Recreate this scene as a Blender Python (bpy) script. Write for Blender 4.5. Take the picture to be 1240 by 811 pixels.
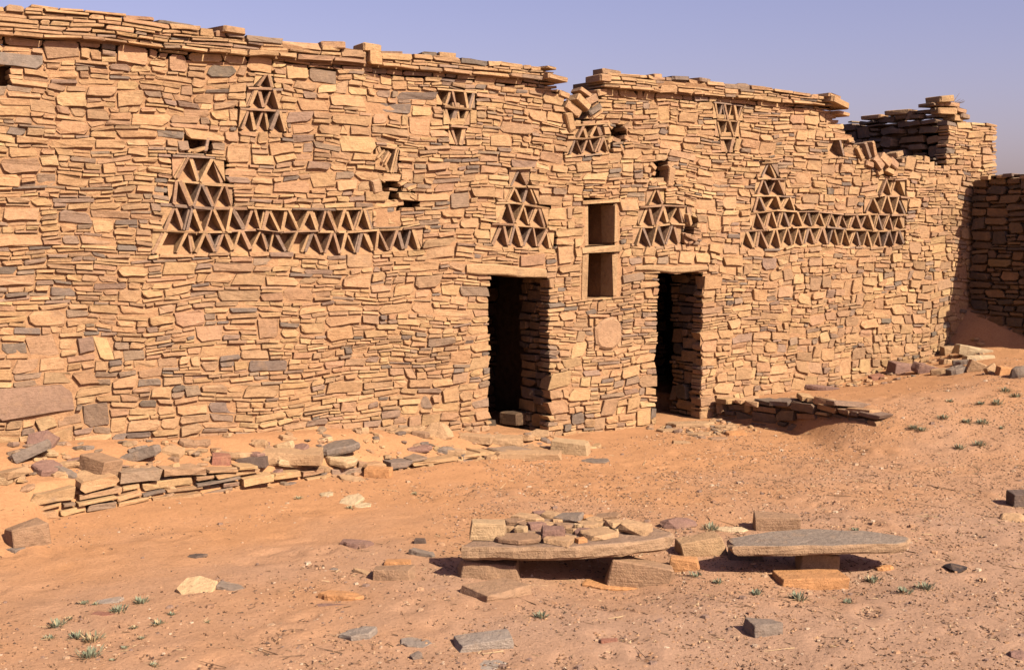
import bpy, math, random
import numpy as np
from mathutils import Vector, Matrix, noise

scene = bpy.context.scene
for o in list(bpy.data.objects):
    bpy.data.objects.remove(o)

# ------------------------------------------------------------------ camera
YAW = math.atan(2140 / 1500)
PITCH = math.atan(125.5 / 1500)
CAM = Vector((-7.23, -10.3, 2.0))
fh = Vector((math.cos(YAW), math.sin(YAW), 0))
RIGHT = Vector((math.sin(YAW), -math.cos(YAW), 0))
FWD = fh * math.cos(PITCH) + Vector((0, 0, -math.sin(PITCH)))
UP = fh * math.sin(PITCH) + Vector((0, 0, math.cos(PITCH)))
cd = bpy.data.cameras.new('camera')
cd.sensor_width = 36
cd.lens = 36 * 1500 / 1240
cd.clip_start = 0.05
cd.clip_end = 3000
cam = bpy.data.objects.new('camera', cd)
scene.collection.objects.link(cam)
cam.matrix_world = Matrix((
    (RIGHT.x, UP.x, -FWD.x, CAM.x), (RIGHT.y, UP.y, -FWD.y, CAM.y),
    (RIGHT.z, UP.z, -FWD.z, CAM.z), (0, 0, 0, 1)))
scene.camera = cam

# ------------------------------------------------------------------ sky, sun, exposure
SUN_E = math.radians(39)
SUN_A = math.radians(11)            # degrees to the right of the facade's outward normal
sdir = Vector((math.sin(SUN_A) * math.cos(SUN_E), -math.cos(SUN_A) * math.cos(SUN_E), math.sin(SUN_E)))
w = bpy.data.worlds.new('World')
scene.world = w
w.use_nodes = True
nt = w.node_tree
nt.nodes.clear()
sky = nt.nodes.new('ShaderNodeTexSky')
sky.sky_type = 'NISHITA'
sky.sun_disc = False
sky.sun_elevation = SUN_E
sky.sun_rotation = math.atan2(sdir.x, sdir.y)
sky.air_density = 1.0
sky.dust_density = 2.2
sky.ozone_density = 2.0
tint = nt.nodes.new('ShaderNodeMixRGB')
tint.blend_type = 'MULTIPLY'
tint.inputs[0].default_value = 1.0
tint.inputs[2].default_value = (1.16, 0.84, 0.99, 1)
bg = nt.nodes.new('ShaderNodeBackground')
bg.inputs[1].default_value = 0.055
wo = nt.nodes.new('ShaderNodeOutputWorld')
nt.links.new(sky.outputs[0], tint.inputs[1])
nt.links.new(tint.outputs[0], bg.inputs[0])
nt.links.new(bg.outputs[0], wo.inputs[0])
sl = bpy.data.lights.new('sun', 'SUN')
sl.energy = 5.0
sl.angle = math.radians(0.5)
sl.color = (1.0, 0.87, 0.68)
so = bpy.data.objects.new('sun', sl)
scene.collection.objects.link(so)
so.rotation_euler = sdir.to_track_quat('Z', 'Y').to_euler()
so.location = (2, -8, 12)
vs = scene.view_settings
vs.view_transform = 'Standard'
vs.look = 'None'
vs.gamma = 1
vs.use_curve_mapping = False
vs.exposure = 1.36

# ------------------------------------------------------------------ small helpers
COL = scene.collection
ALB = 0.76                         # overall reflectance of the local sandstone

def nz(x, y=0.0, z=0.0):
    return noise.noise(Vector((x, y, z)))

def sstep(a, b, x):
    t = min(1.0, max(0.0, (x - a) / (b - a)))
    return t * t * (3 - 2 * t)

def lerp(a, b, t):
    return a + (b - a) * t

def interp(x, pts):
    return float(np.interp(x, [p[0] for p in pts], [p[1] for p in pts]))

class MB:
    """collects faces; build() links them as one mesh object"""
    def __init__(self):
        self.v, self.f, self.c = [], [], []
    def add(self, vs_, fs, col):
        n = len(self.v)
        self.v += [tuple(p) for p in vs_]
        self.f += [tuple(i + n for i in f) for f in fs]
        self.c += col if isinstance(col, list) else [col] * len(vs_)
    def build(self, name, mat, parent=None, origin=None, smooth=False):
        if origin is None:
            a = np.array(self.v)
            mn, mx = a.min(0), a.max(0)
            origin = ((mn[0] + mx[0]) / 2, (mn[1] + mx[1]) / 2, mn[2])
        ox, oy, oz = origin
        me = bpy.data.meshes.new(name)
        me.from_pydata([(p[0] - ox, p[1] - oy, p[2] - oz) for p in self.v], [], self.f)
        at = me.color_attributes.new('Col', 'FLOAT_COLOR', 'POINT')
        at.data.foreach_set('color', np.array([(c[0] * ALB, c[1] * ALB, c[2] * ALB, 1.0) for c in self.c], dtype=np.float32).ravel())
        if smooth:
            me.polygons.foreach_set('use_smooth', [True] * len(me.polygons))
        me.materials.append(mat)
        me.update()
        ob = bpy.data.objects.new(name, me)
        COL.objects.link(ob)
        if parent is not None:
            ob.parent = parent
            pw = world_loc(parent)
            ob.location = (ox - pw[0], oy - pw[1], oz - pw[2])
        else:
            ob.location = (ox, oy, oz)
        return ob

def world_loc(o):
    p = Vector(o.location)
    while o.parent:
        o = o.parent
        p = p + Vector(o.location)
    return p

def tag(o, label=None, cat=None, group=None, kind=None):
    if label: o['label'] = label
    if cat: o['category'] = cat
    if group: o['group'] = group
    if kind: o['kind'] = kind
    return o

def empty(name, loc, label=None, cat=None, parent=None):
    o = bpy.data.objects.new(name, None)
    o.empty_display_size = 0.2
    COL.objects.link(o)
    if parent is not None:
        o.parent = parent
        o.location = Vector(loc) - world_loc(parent)
    else:
        o.location = loc
    return tag(o, label, cat)

# ------------------------------------------------------------------ materials
def new_mat(name):
    m = bpy.data.materials.new(name)
    m.use_nodes = True
    t = m.node_tree
    t.nodes.clear()
    out = t.nodes.new('ShaderNodeOutputMaterial')
    b = t.nodes.new('ShaderNodeBsdfPrincipled')
    b.inputs['Specular IOR Level'].default_value = 0.25
    t.links.new(b.outputs[0], out.inputs[0])
    return m, t, b

def N(t, kind, **kw):
    n = t.nodes.new(kind)
    for k, v in kw.items():
        setattr(n, k, v)
    return n

def noise_node(t, pos, scale, detail=4, rough=0.55):
    n = N(t, 'ShaderNodeTexNoise')
    n.inputs['Scale'].default_value = scale
    n.inputs['Detail'].default_value = detail
    n.inputs['Roughness'].default_value = rough
    t.links.new(pos, n.inputs['Vector'])
    return n.outputs['Fac']

def ramp(t, fac, stops):
    r = N(t, 'ShaderNodeValToRGB')
    e = r.color_ramp.elements
    while len(e) < len(stops):
        e.new(0.5)
    for el, (p, c) in zip(e, stops):
        el.position = p
        el.color = (c, c, c, 1) if not isinstance(c, tuple) else (*c, 1)
    t.links.new(fac, r.inputs[0])
    return r.outputs[0]

def mix(t, fac, a, b, mode='MIX'):
    m = N(t, 'ShaderNodeMixRGB', blend_type=mode)
    for i, s in ((0, fac), (1, a), (2, b)):
        if hasattr(s, 'is_output'):
            t.links.new(s, m.inputs[i])
        elif isinstance(s, tuple):
            m.inputs[i].default_value = (*s, 1)
        else:
            m.inputs[i].default_value = s
    return m.outputs[0]

def math_(t, op, a, b):
    m = N(t, 'ShaderNodeMath', operation=op)
    for i, s in ((0, a), (1, b)):
        if hasattr(s, 'is_output'):
            t.links.new(s, m.inputs[i])
        else:
            m.inputs[i].default_value = s
    return m.outputs[0]

def stone_material(name, patina=0.55, bump=0.5):
    m, t, b = new_mat(name)
    geo = N(t, 'ShaderNodeNewGeometry')
    pos = geo.outputs['Position']
    att = N(t, 'ShaderNodeAttribute', attribute_name='Col')
    col = att.outputs['Color']
    big = noise_node(t, pos, 5.5, 5, 0.62)
    mid = noise_node(t, pos, 23.0, 5, 0.65)
    fine = noise_node(t, pos, 120.0, 3, 0.6)
    # mineral mottling
    c = mix(t, 0.75, col, ramp(t, mid, [(0.25, 0.62), (0.5, 1.0), (0.78, 1.22)]), 'MULTIPLY')
    c = mix(t, 0.55, c, ramp(t, fine, [(0.25, 0.7), (0.75, 1.25)]), 'MULTIPLY')
    # grey desert varnish in patches
    pat = math_(t, 'MULTIPLY', ramp(t, big, [(0.56, 0.0), (0.72, 1.0)]), ramp(t, mid, [(0.38, 0.0), (0.62, 1.0)]))
    pat = math_(t, 'MULTIPLY', pat, patina)
    c = mix(t, pat, c, (0.095, 0.068, 0.053))
    # pale dust
    dust = math_(t, 'MULTIPLY', ramp(t, noise_node(t, pos, 9.0, 4, 0.7), [(0.55, 0.0), (0.75, 1.0)]), 0.35)
    c = mix(t, dust, c, (0.27, 0.165, 0.088))
    wide = noise_node(t, pos, 1.1, 4, 0.6)
    c = mix(t, 0.8, c, ramp(t, wide, [(0.30, (0.80, 0.78, 0.78)), (0.52, (1.0, 1.0, 1.0)), (0.75, (1.08, 1.03, 0.97))]), 'MULTIPLY')
    t.links.new(c, b.inputs['Base Color'])
    b.inputs['Roughness'].default_value = 0.88
    # relief: lumps, grain and bedding layers
    mp = N(t, 'ShaderNodeMapping')
    mp.inputs['Scale'].default_value = (6, 6, 85)
    t.links.new(pos, mp.inputs['Vector'])
    bed = noise_node(t, mp.outputs[0], 1.0, 3, 0.6)
    h = math_(t, 'ADD', math_(t, 'MULTIPLY', mid, 1.3), math_(t, 'MULTIPLY', fine, 0.4))
    h = math_(t, 'ADD', h, math_(t, 'MULTIPLY', bed, 0.55))
    bp = N(t, 'ShaderNodeBump')
    bp.inputs['Strength'].default_value = bump
    bp.inputs['Distance'].default_value = 0.022
    t.links.new(h, bp.inputs['Height'])
    t.links.new(bp.outputs[0], b.inputs['Normal'])
    return m

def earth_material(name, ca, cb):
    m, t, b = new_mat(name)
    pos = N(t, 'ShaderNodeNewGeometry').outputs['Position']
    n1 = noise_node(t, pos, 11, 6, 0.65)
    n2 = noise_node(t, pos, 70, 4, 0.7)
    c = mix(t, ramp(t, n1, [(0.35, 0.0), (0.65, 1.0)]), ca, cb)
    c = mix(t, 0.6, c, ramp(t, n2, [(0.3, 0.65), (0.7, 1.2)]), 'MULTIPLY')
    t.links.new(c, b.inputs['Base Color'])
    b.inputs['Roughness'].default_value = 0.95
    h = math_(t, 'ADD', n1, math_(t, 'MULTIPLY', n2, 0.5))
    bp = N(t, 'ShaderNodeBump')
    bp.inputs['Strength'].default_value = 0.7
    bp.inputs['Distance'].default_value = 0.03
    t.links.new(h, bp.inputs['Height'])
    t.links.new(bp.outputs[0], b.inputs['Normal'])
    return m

def sand_material():
    m, t, b = new_mat('sand')
    pos = N(t, 'ShaderNodeNewGeometry').outputs['Position']
    sep = N(t, 'ShaderNodeSeparateXYZ')
    t.links.new(pos, sep.inputs[0])
    broad = noise_node(t, pos, 0.8, 4, 0.6)
    mid = noise_node(t, pos, 4.5, 6, 0.62)
    fine = noise_node(t, pos, 38, 5, 0.7)
    grain = noise_node(t, pos, 230, 2, 0.6)
    # drifted orange sand by the house, paler trodden soil farther out
    k = math_(t, 'ADD', math_(t, 'MULTIPLY', sep.outputs[1], -0.30), math_(t, 'MULTIPLY', math_(t, 'SUBTRACT', broad, 0.5), 2.4))
    k = ramp(t, math_(t, 'MULTIPLY', k, 0.42), [(0.20, 0.0), (0.72, 1.0)])
    c = mix(t, k, (0.300, 0.158, 0.078), (0.260, 0.162, 0.108))
    c = mix(t, 0.6, c, ramp(t, mid, [(0.25, 0.80), (0.5, 1.0), (0.78, 1.12)]), 'MULTIPLY')
    c = mix(t, 0.7, c, ramp(t, fine, [(0.28, 0.70), (0.5, 1.0), (0.75, 1.15)]), 'MULTIPLY')
    c = mix(t, 0.5, c, ramp(t, grain, [(0.3, 0.75), (0.7, 1.2)]), 'MULTIPLY')
    t.links.new(c, b.inputs['Base Color'])
    b.inputs['Roughness'].default_value = 0.95
    b.inputs['Specular IOR Level'].default_value = 0.1
    h = math_(t, 'ADD', math_(t, 'MULTIPLY', mid, 0.7), math_(t, 'MULTIPLY', fine, 0.5))
    h = math_(t, 'ADD', h, math_(t, 'MULTIPLY', grain, 0.22))
    bp = N(t, 'ShaderNodeBump')
    bp.inputs['Strength'].default_value = 0.75
    bp.inputs['Distance'].default_value = 0.03
    t.links.new(h, bp.inputs['Height'])
    t.links.new(bp.outputs[0], b.inputs['Normal'])
    return m

def flat_material(name, rough=0.9):
    m, t, b = new_mat(name)
    att = N(t, 'ShaderNodeAttribute', attribute_name='Col')
    pos = N(t, 'ShaderNodeNewGeometry').outputs['Position']
    c = mix(t, 0.6, att.outputs['Color'], ramp(t, noise_node(t, pos, 90, 3), [(0.3, 0.65), (0.7, 1.25)]), 'MULTIPLY')
    t.links.new(c, b.inputs['Base Color'])
    b.inputs['Roughness'].default_value = rough
    return m

M_STONE = stone_material('sandstone')
M_ROCK = stone_material('weathered_rock', 0.35, 0.6)
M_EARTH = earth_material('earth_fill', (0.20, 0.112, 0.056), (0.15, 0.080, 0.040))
M_FILL = earth_material('sandy_fill', (0.285, 0.165, 0.086), (0.225, 0.125, 0.066))
M_ROOM_SHADE = earth_material('shade_dark_plaster', (0.075, 0.050, 0.036), (0.040, 0.028, 0.022))  # near-black colour paints the darkness of the closed rooms onto their walls
M_SAND = sand_material()
M_DRY = flat_material('dry_plant')
M_LEAF = flat_material('leaf', 0.7)

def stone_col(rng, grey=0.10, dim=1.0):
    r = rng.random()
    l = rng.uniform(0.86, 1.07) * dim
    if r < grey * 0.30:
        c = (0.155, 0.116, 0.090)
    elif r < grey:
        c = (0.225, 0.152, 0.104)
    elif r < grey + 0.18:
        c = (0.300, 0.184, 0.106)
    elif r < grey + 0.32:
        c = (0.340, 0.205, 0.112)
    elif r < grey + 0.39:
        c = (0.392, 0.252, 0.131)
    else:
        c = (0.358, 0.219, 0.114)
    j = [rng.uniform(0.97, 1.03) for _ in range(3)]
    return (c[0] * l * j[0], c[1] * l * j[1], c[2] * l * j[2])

# ------------------------------------------------------------------ ground height
DUNE = np.array([
    (3, 0, .04), (3, -1, .12), (3, -2.1, .19), (4.76, 0, .07), (6.03, 0, .22), (7.24, 0, .50), (7.6, 0, .92),
    (7.5, -.93, .58), (5.3, -2.3, .40), (6.5, -1, .40), (5, -1, .20), (9, -3, .66), (9, 0, 1.0), (3, -3.2, .06),
    (2.4, -3.6, -.06), (1.2, -4.9, -.13), (4.5, -3.6, .27), (5, -6, .08), (8, -6, .38), (0, -3, -.15), (1.2, -1, -.15),
    (1.2, 0, -.15), (0, -6, -.15), (1.5, -8, -.14), (4, -9, -.05), (7, -1.9, .47), (9, 2, 1.0), (6, 2, .3), (3, 2, .05)])
def _tp(r2):
    return r2 * np.log(r2 + 1e-9)
def _fit(P):
    n = len(P)
    d2 = (P[:, None, 0] - P[None, :, 0]) ** 2 + (P[:, None, 1] - P[None, :, 1]) ** 2
    A = np.zeros((n + 3, n + 3))
    A[:n, :n] = _tp(d2) + np.eye(n) * 0.02
    A[:n, n:] = np.c_[np.ones(n), P[:, :2]]
    A[n:, :n] = A[:n, n:].T
    return np.linalg.solve(A, np.r_[P[:, 2], 0, 0, 0])
DW = _fit(DUNE)
def dune(x, y):
    x = min(9.5, max(-1, x)); y = min(2, max(-9, y))
    d2 = (DUNE[:, 0] - x) ** 2 + (DUNE[:, 1] - y) ** 2
    return float(_tp(d2) @ DW[:-3] + DW[-3] + DW[-2] * x + DW[-1] * y)

KERB = [(-5.2, -1.05), (-4.6, -.95), (-4.0, -.82), (-3.5, -.84), (-2.8, -.80), (-2.1, -.77), (-1.6, -.83), (-1.0, -.75), (-.4, -.86), (.3, -.92)]
TERR = [(-8, .40), (-4.97, .33), (-3.64, .24), (-2.07, .17), (-.6, .02), (0, -.05), (.6, -.10), (1, -.14), (3, -.15)]
def zg(x, y):
    """height of the sand"""
    far = sstep(9, 16, math.hypot(x - 1, y + 4))
    a = -.15 + .035 * nz(x * .35, y * .35, 3.1) * sstep(-1.2, -3.5, y)
    a -= .085 * math.exp(-((x + 2.45) ** 2 + (y + 4.5) ** 2) / .28) + .07 * math.exp(-((x + 1.25) ** 2 + (y + 5.25) ** 2) / .20)
    # raised bank between the house and its low kerb of stones
    wx = 1 - sstep(.25, .7, x)
    edge = interp(x, KERB) + .07
    zt = interp(x, TERR)
    back = lerp(zt - .18, zt, sstep(-.80, -.1, y)) if y < 0 else zt
    back = max(back, -.15)
    apron = .07 * (1 - sstep(edge - 1.5, edge, y)) if y < edge else .07
    drift = -.15 + .04 * sstep(edge - 1.0, edge - .05, y)
    wide = .75 * sstep(-4.85, -5.15, x)
    bank = lerp(drift, back, sstep(edge - .06 - wide, edge + .10 + wide * .5, y))
    if y > -2.4:
        a = lerp(a, bank, wx * sstep(-2.4, -2.0, y))
    ext = max(0.0, -1.15 - y)
    hw = .07 + ext * .42 + max(0.0, -2.1 - y) * .45
    cx = 2.93 - ext * .30
    wd = sstep(cx - hw, cx + hw, x)
    z = lerp(a, dune(x, y), wd) if wd > 0 else a
    z += .016 * nz(x * 1.3, y * 1.3, 7.7) + .010 * nz(x * 3.7, y * 3.7, 1.7) + .005 * nz(x * 9, y * 9, 5.0)
    return lerp(z, -.25 + .5 * nz(x * .02, y * .02, 9.0), far)

def axis(lo, hi, step, far):
    a = list(np.arange(lo, hi + 1e-6, step))
    s = step
    l, r = [], []
    p, q = lo, hi
    while p > -far:
        s *= 1.28
        p -= s; q += s
        l.append(p); r.append(q)
    return l[::-1] + a + r

def build_ground():
    xs = axis(-6.2, 9.6, .04, 900)
    ys = axis(-8.6, 1.0, .04, 900)
    v = np.array([(x, y, zg(x, y)) for y in ys for x in xs])
    # old footprints and scuffs in the trodden soil
    fr = random.Random(17)
    for i in range(230):
        fx, fy, fa = fr.uniform(-6, 5), fr.uniform(-7.5, -1.5), fr.uniform(0, 3.14)
        sx_, sy_, dp = fr.uniform(.09, .17), fr.uniform(.045, .08), fr.uniform(.005, .018)
        near = (np.abs(v[:, 0] - fx) < .5) & (np.abs(v[:, 1] - fy) < .5)
        dx, dy = v[near, 0] - fx, v[near, 1] - fy
        a_ = (dx * math.cos(fa) + dy * math.sin(fa)) / sx_
        b_ = (-dx * math.sin(fa) + dy * math.cos(fa)) / sy_
        r2 = a_ ** 2 + b_ ** 2
        v[near, 2] += dp * (-np.exp(-r2 * 1.2) + .55 * np.exp(-(np.sqrt(r2) - 1.5) ** 2 * 4))
    v = v.tolist()
    n = len(xs)
    f = [(j * n + i, j * n + i + 1, (j + 1) * n + i + 1, (j + 1) * n + i) for j in range(len(ys) - 1) for i in range(n - 1)]
    me = bpy.data.meshes.new('ground')
    me.from_pydata(v, [], f)
    me.polygons.foreach_set('use_smooth', [True] * len(f))
    me.materials.append(M_SAND)
    o = bpy.data.objects.new('ground', me)
    COL.objects.link(o)
    o['kind'] = 'structure'
    o['label'] = 'drifted orange sand and trodden desert soil'
build_ground()

# ------------------------------------------------------------------ dry-stone packing
def pack(u0, u1, bot, top, obstacles, size, rng, du=.02):
    """lays stones one by one on the lowest place of the growing wall; returns rectangles (u0,u1,z0,z1)"""
    n = int(round((u1 - u0) / du))
    uc = [u0 + (i + .5) * du for i in range(n)]
    H = np.array([bot(u) for u in uc])
    T = np.array([top(u) for u in uc])
    obs = []
    for a, b, c, d in obstacles:
        i0, i1 = max(0, int(round((a - u0) / du))), min(n, int(round((b - u0) / du)))
        if i1 > i0:
            obs.append((i0, i1, c, d))
    def lift(i0, i1):
        for a, b, c, d in obs:
            lo, hi = max(a, i0), min(b, i1)
            if lo < hi:
                seg = H[lo:hi]
                seg[(seg >= c - .004) & (seg < d)] = d
    for _ in range(3): lift(0, n)
    out = []
    for it in range(20000):
        Hm = np.where(H >= T - .012, 99.0, H)
        i = int(np.argmin(Hm))
        h0 = Hm[i]
        if h0 > 90:
            break
        a = i
        while a > 0 and abs(H[a - 1] - h0) < .010 and H[a - 1] < T[a - 1] - .012: a -= 1
        b = i + 1
        while b < n and abs(H[b] - h0) < .010 and H[b] < T[b] - .012: b += 1
        L = (b - a) * du
        base = float(H[a:b].max())
        hm, wlo, whi = size(u0 + (a + b) / 2 * du, base)
        h = hm * math.exp(rng.gauss(0, .42))
        h = min(max(h, .022), .19)
        wdt = h * rng.uniform(wlo, whi) + rng.uniform(.01, .08)
        wdt = min(max(wdt, .07), .50)
        if h > .085: wdt = min(wdt, .030 / h + .06)
        k = int(round(wdt / du))
        m = b - a
        if m <= k * 1.35:
            k = m
        elif m - k < 4:
            k = m - 4 if m > 8 else m
        if k < m and rng.random() < .5:
            s = b - k
        else:
            s = a
        e = s + k
        # ceiling given by openings above
        mh = 9.0
        for oa, ob_, c, d in obs:
            if oa < e and ob_ > s and c > base + .004:
                mh = min(mh, c - base)
        mh = min(mh, float(T[s:e].max()) - base + .01)
        # snap to neighbours so that beds line up now and then
        nb = []
        if s == a and a > 0: nb.append(float(H[a - 1]) - base)
        if e == b and b < n: nb.append(float(H[b]) - base)
        nb = [x for x in nb if .02 < x < .3]
        if nb:
            t = min(nb)
            if abs(t - h) < .028 or (k * du < .10 and t < .16):
                h = t
            elif h > t and h - t < .05:
                h = t
        if h > mh - .022:
            h = mh
        if h < .012:
            H[s:e] = base + max(h, .005)
            lift(s, e)
            continue
        ww = (e - s) * du
        # a narrow tall slot is chinked with flat pieces
        if h > ww * 1.9:
            h = max(.03, ww * rng.uniform(.7, 1.5))
            h = min(h, mh)
        out.append((u0 + s * du, u0 + e * du, base, base + h))
        H[s:e] = base + h
        lift(s, e)
    return out

def stone_faces(rect, rng, T, depth=.17, proud=.009, gap=.0026, warp=None, tilt=1.15):
    """irregular faceted block with a chipped front edge; T maps (u, z, out) to the world"""
    a, b, c, d = rect
    w_, h_ = b - a, d - c
    g = gap * rng.uniform(.45, 1.15)
    g = min(g, .16 * h_)
    a += g; b -= g; c += g * .85; d -= g * .85
    w_, h_ = b - a, d - c
    jx = min(.12 * w_, .22 * h_, .022)
    jz = min(.14 * h_, .014)
    R = rng.random
    pts = []
    def corner(cx, cz, sx, sz, first_vertical):
        px, pz = cx + sx * R() ** 1.6 * jx, cz + sz * R() ** 1.8 * jz
        if R() < .52 and h_ > .03:
            r1 = min(w_ * .26, h_ * .55) * rng.uniform(.15, .85)
            r2 = min(h_ * .35, r1 * rng.uniform(.5, 1.1))
            q = [(px + sx * r1, pz), (px, pz + sz * r2)]
            if first_vertical: q.reverse()
            pts.extend(q)
        else:
            pts.append((px, pz))
    def edge(p, q, nrm):
        m_ = 0
        L = math.hypot(q[0] - p[0], q[1] - p[1])
        k = 0 if L < .12 else (1 if L < .3 else 2)
        return [(lerp(p[0], q[0], (i + 1) / (k + 1) + rng.uniform(-.1, .1)), lerp(p[1], q[1], (i + 1) / (k + 1)) + nrm * R() * jz * .6) for i in range(k)]
    corner(a, c, 1, 1, True)
    n1 = len(pts)
    rest = pts[:]
    pts.clear(); corner(b, c, -1, 1, False); p2 = pts[:]
    pts.clear(); corner(b, d, -1, -1, True); p3 = pts[:]
    pts.clear(); corner(a, d, 1, -1, False); p4 = pts[:]
    poly = rest + edge(rest[-1], p2[0], 1) + p2 + p3 + edge(p3[-1], p4[0], -1) + p4
    cu, cz = (a + b) / 2, (c + d) / 2
    sk = max(-.5, min(.5, rng.gauss(0, .20)))
    tp = rng.uniform(-.16, .16) * min(1.0, w_ / .2)
    poly = [(x + sk * (z - cz), z + (tp * (x - cu) / w_ * h_ if (z - cz) * (1 if tp * (x - cu) < 0 else -1) > 0 else 0)) for x, z in poly]
    ang = rng.gauss(0, .034) * tilt
    ang = max(-.10, min(.10, ang)) * min(1.0, .25 / max(w_, .05))
    ca, sa = math.cos(ang), math.sin(ang)
    poly = [(cu + (x - cu) * ca - (z - cz) * sa, cz + (x - cu) * sa + (z - cz) * ca) for x, z in poly]
    out = rng.gauss(0, proud)
    out = max(-proud * 1.8, min(proud * 1.8, out))
    bev = min(.15 * h_, rng.uniform(.002, .006))
    ta, tb = rng.gauss(0, .045), rng.gauss(.02, .08)
    V = []
    n = len(poly)
    if warp:
        k00, k10, k01, k11 = warp(a, c), warp(b, c), warp(a, d), warp(b, d)
        def wf(x, z):
            s_, t_ = (x - a) / (b - a), (z - c) / (d - c)
            return tuple(lerp(lerp(k00[q], k10[q], s_), lerp(k01[q], k11[q], s_), t_) for q in (0, 1))
    else:
        wf = lambda x, z: (x, z)
    for x, z in poly:
        X, Z = wf(cu + (x - cu) * .9, cz + (z - cz) * .9)
        V.append(T(X, Z, out - depth))
    fr = []
    for x, z in poly:
        tl = ta * (x - cu) + tb * (z - cz)
        X, Z = wf(x, z)
        V.append(T(X, Z, out - bev * rng.uniform(.5, 1.3) + tl))
        fr.append(tl)
    for (x, z), tl in zip(poly, fr):
        dx, dz = cu - x, cz - z
        # inset towards the long axis
        ix = math.copysign(min(abs(dx) * .5, bev * rng.uniform(.6, 1.2)), dx)
        iz = math.copysign(min(abs(dz) * .5, bev * rng.uniform(.6, 1.2)), dz)
        X, Z = wf(x + ix, z + iz)
        fj = min(.007, .09 * h_)
        V.append(T(X, Z, out + tl + rng.uniform(-fj, fj)))
    F = []
    for r in (0, 1):
        for i in range(n):
            j = (i + 1) % n
            F.append((r * n + i, r * n + j, (r + 1) * n + j, (r + 1) * n + i))
    F.append(tuple(2 * n + i for i in range(n)))
    return V, F

def project(p):
    q = Vector(p) - CAM
    dpt = q.dot(FWD)
    return 620 + 1500 * q.dot(RIGHT) / dpt, 405.5 - 1500 * q.dot(UP) / dpt, dpt

def slab_box(T, pts, d0, d1, rng, jit=.004):
    """a thin stone from four (u,z) corners, between outward depths d0 (back) and d1 (front)"""
    V = []
    for dd in (d0, d1):
        for x, z in pts:
            j = jit if dd == d1 else 0
            V.append(T(x + rng.uniform(-j, j), z + rng.uniform(-j, j), dd + rng.uniform(-j, j) * 2))
    F = [(0, 1, 5, 4), (1, 2, 6, 5), (2, 3, 7, 6), (3, 0, 4, 7), (4, 5, 6, 7), (3, 2, 1, 0)]
    return V, F

# ------------------------------------------------------------------ the house front
def warpF(x, z):
    k = sstep(-.2, .35, z) * (1 - .6 * sstep(3.2, 3.5, z))
    return (x + .018 * nz(x * 1.9, z * 1.9, 2.0) * k + .020 * nz(x * 7, z * 13, 41.0) + .008 * nz(x * 19, z * 25, 43.0),
            z + k * (.065 * nz(x * .75, z * 1.1, 11.0) + .036 * nz(x * 2.0, z * 2.6, 15.0)) + .013 * nz(x * 6, z * 6, 45.0) + .005 * nz(x * 15, z * 17, 47.0))

def bulge(x, z):
    return .035 * nz(x * .6, z * .9, 21.0) + .016 * nz(x * 1.7, z * 2.1, 23.0)

def TF(x, z, o):
    return (x, -o - bulge(x, z), z)

TOPL = [(-8, 3.51), (.50, 3.51), (.56, 3.46), (.66, 3.30), (.78, 3.22), (.9, 3.16), (1.0, 3.30), (1.12, 3.42), (1.2, 3.51), (4.75, 3.49),
        (4.86, 3.36), (5.0, 3.26), (5.2, 3.10), (5.45, 2.95), (5.62, 2.80), (5.95, 2.76), (6.2, 2.93), (6.6, 2.97), (6.95, 2.86), (7.06, 2.84), (7.08, 3.43), (8.16, 3.45)]
def topF(x):
    return interp(x, TOPL)
def botF(x):
    return zg(x, -.05) - .14

HOUSE = empty('stone_house', (1.2, 0, -.2),
              'ruined drystone house front with two dark doorways and triangular stone lattices', 'house')

# triangular lattices: rows of (x0, x1, z0, z1, count, inverted)
LAT = [
    [(-3.68, -1.08, 1.83, 2.02, 15, 0), (-3.61, -1.62, 2.03, 2.23, 11, 0), (-3.54, -2.98, 2.25, 2.43, 3, 0), (-3.49, -3.07, 2.45, 2.63, 2, 0)],
    [(-2.89, -2.47, 2.87, 3.03, 3, 0), (-2.82, -2.52, 3.045, 3.20, 2, 0), (-2.75, -2.60, 3.215, 3.35, 1, 0)],
    [(-.88, -.46, 3.19, 3.35, 3, 1), (-.81, -.52, 3.02, 3.175, 2, 1), (-.73, -.57, 2.84, 3.00, 1, 1)],
    [(-.26, .53, 1.85, 2.04, 4, 0), (-.19, .44, 2.06, 2.25, 3, 0), (-.08, .31, 2.27, 2.44, 2, 0), (-.02, .20, 2.46, 2.63, 1, 0)],
    [(1.62, 2.29, 1.83, 2.02, 3, 0), (1.71, 2.34, 2.04, 2.22, 3, 0), (1.82, 2.04, 2.24, 2.43, 1, 0)],
    [(.72, 1.25, 2.84, 3.00, 3, 0), (.82, 1.15, 3.015, 3.15, 2, 0)],
    [(2.80, 3.23, 3.26, 3.44, 3, 1), (2.87, 3.17, 3.08, 3.245, 2, 1), (2.94, 3.11, 2.91, 3.065, 1, 1)],
    [(3.25, 6.22, 1.83, 2.02, 14, 0), (3.41, 6.22, 2.04, 2.22, 13, 0), (3.43, 4.15, 2.235, 2.415, 3, 0), (5.43, 6.25, 2.235, 2.425, 3, 0), (3.50, 3.96, 2.44, 2.62, 2, 0),
     (5.70, 6.22, 2.445, 2.65, 2, 0), (3.59, 3.84, 2.64, 2.82, 1, 0)],
    [(4.74, 5.00, 2.93, 3.13, 1, 0)],
    [(-1.56, -1.36, 2.57, 2.77, 1, 1)],
]
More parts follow.
